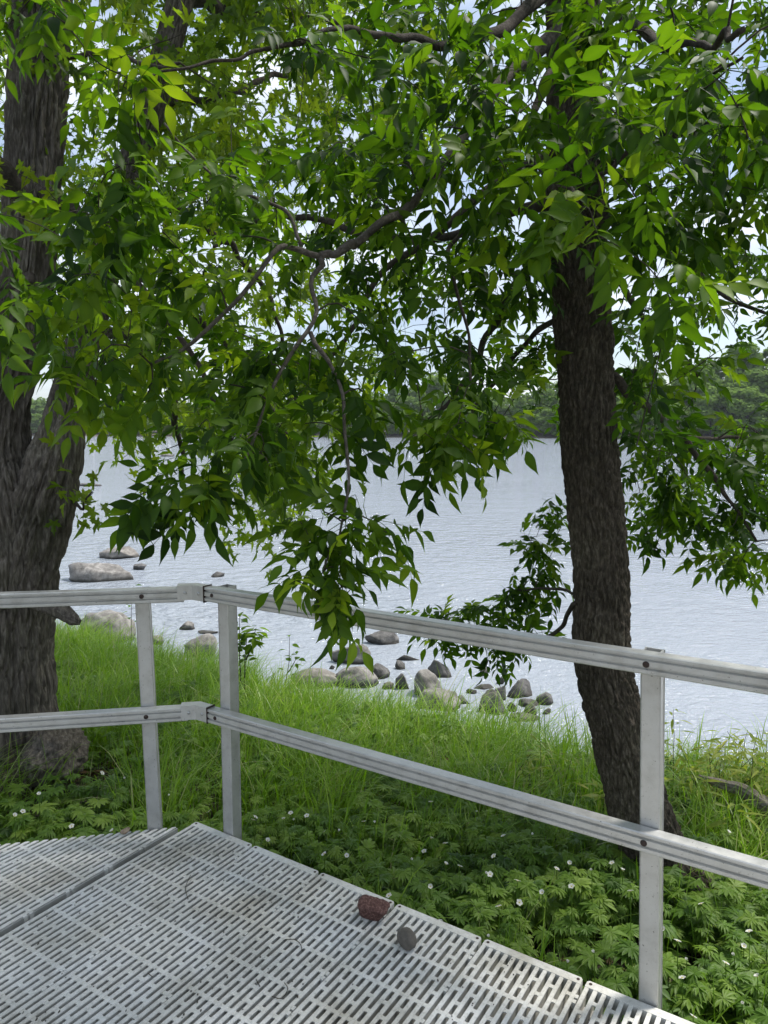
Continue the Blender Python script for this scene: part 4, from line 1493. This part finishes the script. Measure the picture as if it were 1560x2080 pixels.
# dead leaves and straw lying on the soil under the plants
xl, yl = grg.uniform(-3.5, 3.2, 9000), grg.uniform(1.3, 5.0, 9000)
kp = (~on_deck(xl, yl)) & (shore_y(xl) - yl > 0.3)
xl, yl = xl[kp], yl[kp]
lf, lq = leaflet(0.07, 0.018, 0.2, 0.4)
Ml = np.array([orient(np.array([math.cos(a), math.sin(a), grg.normal() * 0.25]), np.array([grg.normal() * 0.5, grg.normal() * 0.5, 1]), 0) for a in grg.uniform(0, 6.28, len(xl))]) * grg.uniform(0.5, 1.6, (len(xl), 1, 1))
IV, IF, IT = instance(lf, [lq], Ml, np.stack([xl, yl, ground_z(xl, yl) + grg.uniform(0.004, 0.03, len(xl))], 1), grg.uniform(0, 1, len(xl)))
M_LIT = leaf_mat('dead_leaf', [(0.05, 0.033, 0.018), (0.11, 0.078, 0.042), (0.21, 0.16, 0.09)], [(0.08, 0.05, 0.02), (0.14, 0.1, 0.05), (0.2, 0.15, 0.08)], 0.15, 0.8, 0.1)
tag(link('leaf_litter', mesh('leaf_litter', IV, IF, M_LIT, True, {'tint': IT})), 'dry brown leaf litter lying on the soil under the plants', 'leaf litter', kind='stuff')


# anemones: a whorl of deeply cut leaves on a stem
def cut_leaf(rg, size):
    V, T3, n_ = [], [], 0
    for a in (-0.75, -0.38, 0, 0.38, 0.75):
        l_ = size * (1 - 0.3 * abs(a)) * rg.uniform(0.85, 1.1)
        wd = l_ * 0.125
        ca, sa = math.cos(a), math.sin(a)
        dr = rg.uniform(0.1, 0.5)
        pts = [(0.02 * l_, 0, 0), (0.5 * l_, -wd, -0.1 * dr * l_ + 0.02 * l_), (0.62 * l_, 0, -0.3 * dr * l_), (0.5 * l_, wd, -0.1 * dr * l_ + 0.02 * l_), (0.8 * l_, -wd * 0.75, -0.45 * dr * l_), (l_, 0, -dr * l_), (0.8 * l_, wd * 0.75, -0.45 * dr * l_)]
        V += [(p * ca - q * sa, p * sa + q * ca, r__) for p, q, r__ in pts]
        T3 += [[n_, n_ + 1, n_ + 2], [n_, n_ + 2, n_ + 3], [n_ + 1, n_ + 4, n_ + 2], [n_ + 4, n_ + 5, n_ + 2], [n_ + 2, n_ + 5, n_ + 6], [n_ + 2, n_ + 6, n_ + 3]]
        n_ += 7
    return np.array(V), np.array(T3)


def anem_whorl(rg):
    Vs, Fs_, n_ = [], [], 0
    k = int(rg.integers(3, 6))
    for j in range(k):
        V, T3 = cut_leaf(rg, rg.uniform(0.032, 0.058))
        Mx = rot((0, 0, 1), 2 * math.pi * j / k + rg.uniform(-0.3, 0.3)) @ rot((0, 1, 0), rg.uniform(-0.35, 0.35)) @ rot((1, 0, 0), rg.uniform(-0.3, 0.3))
        Vs.append(V @ Mx.T)
        Fs_.append(T3 + n_)
        n_ += len(V)
    return np.concatenate(Vs), np.concatenate(Fs_)


def anem_plant(rg, h):
    Vw, Fw = anem_whorl(rg)
    Vs, Fs_ = [Vw + np.array([0, 0, h])], [Fw]
    n_ = len(Vw)
    if rg.uniform() < 0.7:
        V2, F2 = anem_whorl(rg)
        Vs.append(V2 * 0.85 + np.array([rg.normal() * 0.02, rg.normal() * 0.02, h * 0.55]))
        Fs_.append(F2 + n_)
        n_ += len(V2)
    V3, F3 = tube(np.array([[0, 0, -0.02], [0.004, 0.004, h * 0.5], [0, 0, h]]), 0.0016, 3, cap=False)
    return np.concatenate(Vs + [V3]), [np.concatenate(Fs_), F3[0] + n_]


arg_ = np.random.default_rng(17)
AT = [anem_plant(arg_, 0.17) for _ in range(8)]
na = 25000
x = arg_.uniform(-3.2, 2.6, na)
y = arg_.uniform(1.3, 5.2, na)
keep = (~on_deck(x, y, 0.02)) & ntrunk(x, y) & (arg_.uniform(size=na) < (0.10 + 0.9 * cover_zone(x, y))) & (shore_y(x) - y > 0.5)
dirt = np.hypot((x - 0.72) / 0.42, (y - 2.30) / 0.17) < 1
keep &= ~(dirt & (arg_.uniform(size=na) < 0.85))
x, y = x[keep], y[keep]
print('anemones', len(x))
sc_ = arg_.uniform(0.6, 1.35, len(x))
hs = arg_.uniform(0.5, 1.5, len(x))
clump = fbm(np.stack([x * 4, y * 4, 0 * x + 9], -1), 3)
tint = np.clip(0.5 + (clump - 0.5) * 1.0 + arg_.normal(size=len(x)) * 0.2, 0, 1)
acc = Acc()
for k in range(8):
    s_ = np.arange(len(x)) % 8 == k
    Mr = rotz(arg_.uniform(0, 6.28, s_.sum())) * np.stack([sc_[s_], sc_[s_], hs[s_]], -1)[:, None, :]
    Mr[:, 0, 2] += arg_.normal(size=s_.sum()) * 0.2
    Mr[:, 1, 2] += arg_.normal(size=s_.sum()) * 0.2
    IV, IF, IT = instance(AT[k][0], AT[k][1], Mr, np.stack([x[s_], y[s_], ground_z(x[s_], y[s_])], 1), tint[s_])
    acc.add(IV, IF, IT)
tag(link('anemone_ground_cover', acc.mesh('anemone_ground_cover', M_ANEM, True)), 'low anemone foliage with deeply cut leaves covering the ground beside the deck', 'ground cover', kind='stuff')

# flowering anemones standing above the cover, one object each
M_YEL, t, n, l, b = mat('stamens')
b.inputs['Base Color'].default_value = (0.55, 0.42, 0.08, 1)
nn_ = tex(t, 'ShaderNodeTexNoise', 400)
bump(t, nn_.outputs['Fac'], 0.001, 0.5, b)


def petal_mesh(openness):
    V, Fs_, n_ = [], [], 0
    for j in range(5):
        L_ = 0.0135
        rows = []
        for q, wd in ((0, 0.15), (0.35, 0.8), (0.7, 1.0), (1, 0.45)):
            ang_ = openness * q * 0.9
            rr_ = L_ * q * math.sin(openness * (0.5 + 0.5 * q))
            zz = L_ * q * math.cos(openness * (0.5 + 0.5 * q))
            for sgn in (-1, 0, 1):
                rows.append((rr_, sgn * wd * 0.0062, zz + (0.0012 if sgn else 0)))
        V += list(np.array(rows) @ rot((0, 0, 1), 2 * math.pi * j / 5).T)
        for a in range(3):
            for c_ in range(2):
                i_ = n_ + a * 3 + c_
                Fs_.append([i_, i_ + 3, i_ + 4, i_ + 1])
        n_ += 12
    return mesh('petals', np.array(V), [np.array(Fs_)], M_PETAL, True, {'tint': np.full(n_, 0.6)})


PET = [petal_mesh(1.25), petal_mesh(0.85), petal_mesh(0.35)]
sv, sf = ico(1)
STAM = mesh('stamens', sv * 0.0033 + np.array([0, 0, 0.003]), [sf], M_YEL)
WH = []
for _ in range(4):
    V, F3 = anem_whorl(arg_)
    WH.append(mesh('leaf_whorl', V, [F3], M_ANEM, True, {'tint': np.full(len(V), arg_.uniform(0.4, 0.7))}))
V, F_ = tube(np.array([[0, 0, 0], [0.006, 0, 0.33], [0, 0, 0.66], [-0.004, 0.004, 1.0]]), 0.0014, 4, cap=False)
STEM = mesh('stem', V * np.array([1, 1, 1]), F_, M_ANEM, True, {'tint': np.full(len(V), 0.5)})
FL = [(47, 1650), (30, 1658), (147, 1680), (343, 1618), (427, 1650), (545, 1709), (592, 1653), (598, 1666), (625, 1659), (578, 1666), (661, 1692), (690, 1690), (661, 1737), (706, 1740), (741, 1671), (763, 1673), (877, 1631), (877, 1705),
      (864, 1731), (837, 1747), (907, 1715), (907, 1757), (936, 1762), (990, 1777), (998, 1778), (876, 1803), (793, 1822), (1082, 1696), (1110, 1658), (1160, 1755), (1164, 1803), (1205, 1769), (1246, 1755), (1267, 1770), (1284, 1813), (1341, 1813),
      (1428, 1839), (1351, 1890), (1380, 1915), (1155, 1958), (1412, 2069), (1482, 1692), (1526, 1895), (1512, 2040), (1478, 1960), (80, 1615), (208, 1572), (254, 1583), (1006, 1741), (1105, 1815), (1390, 1990), (970, 1650), (520, 1662), (230, 1690), (1025, 1700)]
xr_ = np.random.default_rng(64)
FL += [(float(a_), float(1640 + 0.16 * a_ + xr_.uniform(-60, 120))) for a_ in xr_.uniform(420, 1560, 18)]
for k, (fx, fy) in enumerate(FL):
    hh = 0.30 + 0.05 * math.sin(k * 1.7)
    g_ = -0.36
    for _ in range(4):
        p = onz(fx, fy, g_ + hh)
        g_ = float(ground_z(p[0], p[1]))
    if on_deck(p[0], p[1], 0.01):
        continue
    root = link('white_anemone', None, None, (p[0], p[1], g_))
    tag(root, 'white anemone in bloom standing above the green ground cover by the deck', 'flower', 'white anemones in bloom by the deck')
    s_ = link('stem', STEM, root)
    s_.scale = (1, 1, hh)
    wv_ = link('leaf_whorl', WH[k % 4], root, (0, 0, hh * 0.62))
    wv_.rotation_euler = (0, 0, k * 1.1)
    op = 2 if k % 4 == 3 else (k % 2)
    pt = link('petals', PET[op], root, (-0.004, 0.004, hh))
    pt.rotation_euler = (0.5 * math.sin(k * 2.1) + 0.25, 0.5 * math.cos(k * 1.3), k)
    sc1 = 0.85 if op < 2 else 0.7
    pt.scale = (sc1,) * 3
    if op < 2:
        link('stamens', STAM, pt)


# ------------------------------------------------------------------ saplings, shrub, log
def sapling(name, stems, label, cat, m_leaf, lsize, nleaf, lw=0.5, tint=0.6, group=None, top=0.45, srad=0.006):
    base = stems[0][0]
    root = tag(link(name, None, None, base), label, cat, group)
    rg = np.random.default_rng(abs(hash(label[:6])) % 1000 if False else len(label) * 7)
    V, F4 = leaflet(lsize, lsize * lw, 0.25, 0.3)
    mats_, pos_, tn = [], [], []
    for st in stems:
        Q, r_ = smooth_line(np.array(st), np.linspace(srad, srad * 0.3, len(st)), 0.02, 0.012, int(rg.integers(99)))
        V2, F2 = tube(Q, r_, 6)
        link('stem', mesh('stem', V2 - base, F2, M_TWIG), root)
        for k in range(nleaf):
            q = top + (1 - top) * (k + rg.uniform()) / nleaf
            pp = Q[min(int(q * len(Q)), len(Q) - 1)]
            a = k * 2.4 + rg.uniform(-0.4, 0.4)
            d = np.array([math.cos(a), math.sin(a), rg.uniform(-0.5, 0.5)])
            mats_.append(orient(d, UP + rg.normal(size=3) * 0.25, rg.normal() * 0.2) * rg.uniform(0.7, 1.15))
            pos_.append(pp + d * rg.uniform(0.01, 0.05))
            tn.append(np.clip(tint + rg.normal() * 0.15, 0, 1))
    IV, IF, IT = instance(V, [F4], np.array(mats_), np.array(pos_), np.array(tn))
    o = link('leaves', mesh('leaves', IV - base, IF, m_leaf, True, {'tint': IT}), root)
    o['kind'] = 'stuff'
    return root


def gpt(px, py):
    z_ = -0.6
    for _ in range(6):
        p = onz(px, py, z_)
        z_ = float(ground_z(p[0], p[1]))
    return p


p = gpt(490, 1440)
Yd = p[1]
sapling('sapling', [[p, at(488, 1370, Yd), at(486, 1300, Yd), at(488, 1248, Yd)], [p + np.array([0.02, 0.02, 0]), at(497, 1370, Yd), at(500, 1310, Yd), at(503, 1285, Yd)], [at(500, 1340, Yd), at(512, 1310, Yd - .03), at(521, 1275, Yd - .05)]],
        'leafy two-stemmed sapling in the grass right of the second post', 'sapling', M_ASH, 0.10, 22, 0.5, 0.75)
p = gpt(582, 1445)
Yd = p[1]
sapling('sapling', [[p, at(578, 1400, Yd), at(586, 1350, Yd), at(588, 1290, Yd)], [at(582, 1370, Yd), at(595, 1350, Yd), at(603, 1335, Yd)]], 'thin dark-stemmed sapling below the hanging leaf tips at centre', 'sapling', M_ASH, 0.075, 7, 0.5, 0.6, srad=0.005)
p = gpt(268, 1330)
Yd = p[1]
sapling('sapling', [[p, at(267, 1290, Yd), at(266, 1240, Yd), at(272, 1190, Yd)]], 'slender sapling close behind the first post', 'sapling', M_ASH, 0.085, 14, 0.5, 0.6, srad=0.005, top=0.5)
p = gpt(630, 1420)
Yd = p[1]
sapling('sapling', [[p, at(628, 1400, Yd), at(632, 1375, Yd)]], 'tiny seedling in front of the low brown rock ridge', 'sapling', M_ASH, 0.06, 6, 0.5, 0.4, srad=0.004)
p = gpt(972, 1462)
Yd = p[1]
sapling('leafy_weed', [[p, at(968, 1430, Yd), at(966, 1402, Yd)], [p + np.array([.03, 0, 0]), at(978, 1435, Yd), at(984, 1410, Yd)], [p - np.array([.03, 0, 0]), at(958, 1440, Yd), at(956, 1415, Yd)]], 'small leafy weed beside the egg-shaped boulder', 'weed', M_GRASS, 0.05, 26, 0.4, 0.35, srad=0.003, top=0.1)
p = onz(560, 1735, -0.36)
dv, df = leaflet(0.30, 0.075, 0.12, 0.35)
acc = Acc()
for a, bnd_, sc1 in ((0.2, 0.25, 1.0), (2.0, 0.5, 0.7), (-1.6, 0.6, 0.75)):
    Mx = rot((0, 0, 1), a) @ rot((0, 1, 0), -1.25 + bnd_ * 0.4)
    acc.add(dv @ Mx.T * sc1, [df], 0.62)
tag(link('dock_plant', acc.mesh('dock_plant', M_GRASS, True), None, p), 'broad upright dock leaf among the anemones near the second post', 'plant')

# willow shrub right of the leaning trunk
p = gpt(1440, 1690)
rgs = np.random.default_rng(77)
stems = []
for k in range(34):
    bx = p + np.array([rgs.normal() * 0.30, rgs.normal() * 0.22, 0])
    bx[2] = ground_z(bx[0], bx[1])
    tipx = bx + np.array([rgs.normal() * 0.16, rgs.normal() * 0.12, rgs.uniform(0.3, 0.56)])
    stems.append([bx, (bx + tipx) / 2 + np.array([0, 0, 0.05]), tipx])
sapling('willow_shrub', stems, 'yellow-green narrow-leaved shrub at the water edge right of the leaning trunk', 'shrub', M_BUSH, 0.105, 24, 0.18, 0.55, top=0.2, srad=0.003)
p = gpt(1110, 1640)
stems = []
for k in range(12):
    bx = p + np.array([rgs.normal() * 0.22, rgs.normal() * 0.14, 0])
    bx[2] = ground_z(bx[0], bx[1])
    tipx = bx + np.array([rgs.normal() * 0.12, rgs.normal() * 0.1, rgs.uniform(0.18, 0.34)])
    stems.append([bx, (bx + tipx) / 2 + np.array([0, 0, 0.03]), tipx])
sapling('willow_shrub', stems, 'small yellowish shrub in the grass left of the leaning trunk', 'shrub', M_BUSH, 0.07, 16, 0.22, 0.3, top=0.2, srad=0.003)

# driftwood
Yl = gpt(1520, 1670)[1] - 0.42
P, rr = pline([(1420, 1578, Yl + .1, 4), (1460, 1590, Yl + .06, 9), (1500, 1606, Yl, 13), (1560, 1640, Yl - .08, 17), (1640, 1690, Yl - .15, 20), (1760, 1760, Yl - .25, 22)])
Q, r_ = smooth_line(P, rr, 0.006, 0.02, 8)
V, Fs = tube(Q, r_, 48, lambda th_, s_, rr_: 0.006 * (noise3(np.stack([np.cos(th_) * 7, np.sin(th_) * 7, s_ * 5], -1)) - 0.5) * 2 + 0.003 * (noise3(np.stack([np.cos(th_) * 14, np.sin(th_) * 14, s_ * 22], -1)) - 0.5))
tag(link('driftwood_log', mesh('driftwood_log', V - P[3], Fs, M_DEAD), None, P[3]), 'weathered fallen log at the right edge beside the yellow-green shrub', 'log')

# ------------------------------------------------------------------ stones and dead twigs on the deck
v, f = ICO5
rb_ = rot((0, 1, 0), 0.2) @ rot((1, 0, 0), 0.25)
q = v @ rb_
q = q / (np.sum(np.abs(q) ** 7, axis=1) ** (1 / 7))[:, None]
q = (q @ rb_.T) * (1 + 0.16 * (fbm(v * 1.6 + 3.1, 3) - 0.5) + 0.07 * (fbm(v * 7 + 1.1, 3) - 0.5))[:, None]
q[:, 2] += -0.22 * q[:, 0] * (q[:, 2] > 0)
q[:, 0] *= 1 - 0.2 * np.clip(-q[:, 2], -1, 1)
v = q * np.array([0.042, 0.027, 0.024])
v = v + 0.0016 * (noise3(v * 260)[:, None] - 0.5) * v / np.linalg.norm(v, axis=1)[:, None] * 2
p = onz(758, 1868, 0)
o = tag(link('granite_stone', mesh('granite_stone', v, [f], M_RED), None, (p[0], p[1] + 0.012, -float(v[:, 2].min()) - 0.001)), 'angular reddish granite stone on the deck near its edge', 'stone')
o.rotation_euler = (0, 0.0, -0.15)
v, f = rock_geo((0.064, 0.080, 0.062), 15, 0.16, 0.5, ICO5)
p = onz(828, 1930, 0)
o = tag(link('cobble_stone', mesh('cobble_stone', v, [f], M_GREY), None, (p[0], p[1] + 0.018, -float(v[:, 2].min()) - 0.001)), 'smooth egg-shaped brown-grey stone on the deck in front of the granite', 'stone')
o.rotation_euler = (0.15, 0, 0.2)
p = onz(255, 1690, 0)
v, f = rock_geo((0.042, 0.03, 0.026), 33, 0.3, 0.7, ICO4)
tag(link('pebble', mesh('pebble', v, [f], M_TAN), None, (p[0] + 0.004, p[1] - 0.012, 0.012)), 'small tan pebble at the far edge of the left deck section', 'stone')
for k, (pts_, lab) in enumerate([
    ([(387, 1777), (379, 1795), (377, 1808), (382, 1826)], 'thin curved dead twig on the deck near the gap'),
    ([(578, 1909), (598, 1909), (610, 1918), (613, 1932)], 'hooked dead twig on the deck left of the stones'),
    ([(552, 2024), (572, 2028), (585, 2010), (578, 1996)], 'crumpled dead twig low in the middle of the deck'),
    ([(300, 1977), (308, 1984)], 'short dead twig fragment at the left of the deck'),
    ([(520, 1988), (528, 2003)], 'tiny straight twig beside the crumpled twig'),
]):
    Pw = np.array([onz(a, b__, 0.004) for a, b__ in pts_])
    Q, r_ = smooth_line(Pw, np.full(len(Pw), 0.0012), 0.003, 0.003, k)
    V, Fs = tube(Q, r_ * (0.8 + 0.4 * np.sin(np.arange(len(r_)) * 0.9) ** 2), 6)
    tag(link('dead_twig', mesh('dead_twig', V - Pw[0], Fs, M_TWIG), None, Pw[0]), lab, 'twig')
# catkin crumbs and leaf scraps scattered on the panels
crg = np.random.default_rng(3)
acc = Acc()
cv, cf = ico(1)
for _ in range(260):
    e, u = crg.uniform(-0.3, 1.5), crg.uniform(0.02, 1.0)
    k = round(e / CP)
    p = deck_pt(k * CP + crg.uniform(0.002, 0.011), u, 0.002)
    acc.add(cv * crg.uniform(0.0008, 0.0026, 3) * np.array([1, crg.choice([1, 1, 2.5]), 0.8]) + p, [cf])
tag(link('plant_debris', acc.mesh('plant_debris', M_TWIG, True)), 'tiny brown plant crumbs strewn over the deck panels', 'debris', kind='stuff')


# ------------------------------------------------------------------ wooded far bank
frg = np.random.default_rng(91)


def far_tree(rg):
    """unit-height broadleaf: lobes of small leaf faces round a forked trunk"""
    lobes = []
    wdt = rg.uniform(0.26, 0.36)
    for k in range(26):
        h = rg.uniform(0.12, 0.92)
        rad = wdt * math.sqrt(max(0.05, 1 - ((h - 0.48) / 0.52) ** 2))
        a = rg.uniform(0, 6.28)
        q = rad * math.sqrt(rg.uniform(0.1, 1)) * 0.8
        lobes.append((q * math.cos(a), q * math.sin(a), h, rg.uniform(0.07, 0.135)))
    P_, Nn = [], []
    for lx, ly, lz, lr in lobes:
        m_ = 110
        d = rg.normal(size=(m_, 3))
        d /= np.linalg.norm(d, axis=1)[:, None]
        rr_ = lr * rg.uniform(0.72, 1.08, (m_, 1))
        P_.append(np.array([lx, ly, lz]) + d * rr_ * np.array([1, 1, 0.8]))
        Nn.append(d + rg.normal(size=d.shape) * 0.5 + np.array([0, 0, 0.3]))
    P_, Nn = np.concatenate(P_), np.concatenate(Nn)
    k = len(P_)
    Mt = np.array([orient(np.cross(n_, rg.normal(size=3)), n_, 0) for n_ in Nn]) * rg.uniform(0.018, 0.034, (k, 1, 1))
    tV = np.array([(-1, -0.2, 0), (-0.3, -0.8, 0.1), (0.9, -0.4, 0), (0.5, 0.7, -0.1), (-0.5, 0.8, 0)], float)
    V, Fs_, T_ = instance(tV, [np.array([[0, 1, 2, 3, 4]])], Mt, P_, np.clip(0.5 + rg.normal(size=k) * 0.16, 0, 1))
    crown = mesh('crown', V, Fs_, M_FAR, False, {'tint': T_})
    A = Acc()
    V, F_ = tube(np.array([[0, 0, -0.02], [0.005, 0, 0.2], [0, 0.01, 0.45], [0.02, 0, 0.75]]), np.array([0.022, 0.016, 0.012, 0.004]), 7)
    A.add(V, F_)
    for q in range(4):
        a = q * 1.6
        V, F_ = tube(np.array([[0, 0, 0.22 + 0.07 * q], [0.08 * math.cos(a), 0.08 * math.sin(a), 0.4 + 0.07 * q], [0.17 * math.cos(a), 0.17 * math.sin(a), 0.52 + 0.08 * q]]), np.array([0.009, 0.006, 0.002]), 5)
        A.add(V, F_)
    return crown, A.mesh('trunk', M_TWIG)


FT = [far_tree(frg) for _ in range(7)]
TOP = bound([(-600, 795), (0, 800), (300, 806), (520, 802), (700, 796), (800, 786), (880, 764), (950, 772), (1020, 795), (1090, 770), (1150, 755), (1260, 738), (1340, 748), (1400, 732), (1430, 712), (1500, 690), (1600, 695), (2300, 700)])
for row, (off_, frac, sp_) in enumerate([(4, 0.5, 4.4), (11, 0.78, 5.4), (21, 1.0, 6.4)]):
    xx = -150.0
    while xx < 150:
        xx += sp_ * frg.uniform(0.7, 1.3)
        yy = float(far_y(xx)) + off_ + frg.uniform(-2, 2)
        px = 780 + F * xx / yy
        if px < -260 or px > 1850:
            continue
        zg = float(ground_z(xx, yy))
        topz = CAMH + (HY - float(TOP(px))) / F * yy
        h = max((topz - zg) * frac * frg.uniform(0.82, 1.06), 4.0)
        cr, tk_ = FT[int(frg.integers(7))]
        root = link('far_tree', None, None, (xx, yy, zg))
        wsc = frg.uniform(0.95, 1.3) * (1.35 if row == 0 else 1.05)
        root.scale = (h * wsc, h * wsc, h)
        root.rotation_euler = (0, 0, frg.uniform(0, 6.28))
        link('crown', cr, root)
        link('trunk', tk_, root)
        lab = ['shorter broadleaf tree along the waterline of the far wooded bank', 'broadleaf tree in the middle of the far wooded bank', 'tall broadleaf tree on the skyline of the far wooded bank'][row]
        tag(root, lab, 'tree', ['trees at the far waterline', 'trees amid the far wood', 'trees on the far skyline'][row])

# ------------------------------------------------------------------ the air over the river
M_HAZE = bpy.data.materials.new('river_haze')
M_HAZE.use_nodes = True
ht = M_HAZE.node_tree
ht.nodes.clear()
ho = ht.nodes.new('ShaderNodeOutputMaterial')
hv = ht.nodes.new('ShaderNodeVolumePrincipled')
hv.inputs['Color'].default_value = (0.86, 0.92, 1.0, 1)
hv.inputs['Density'].default_value = 0.0002
ht.links.new(hv.outputs[0], ho.inputs['Volume'])
A = Acc()
A.box((0, 165, 15.5), (820, 520, 39))
tag(link('haze', A.mesh('haze', M_HAZE, False)), kind='stuff')
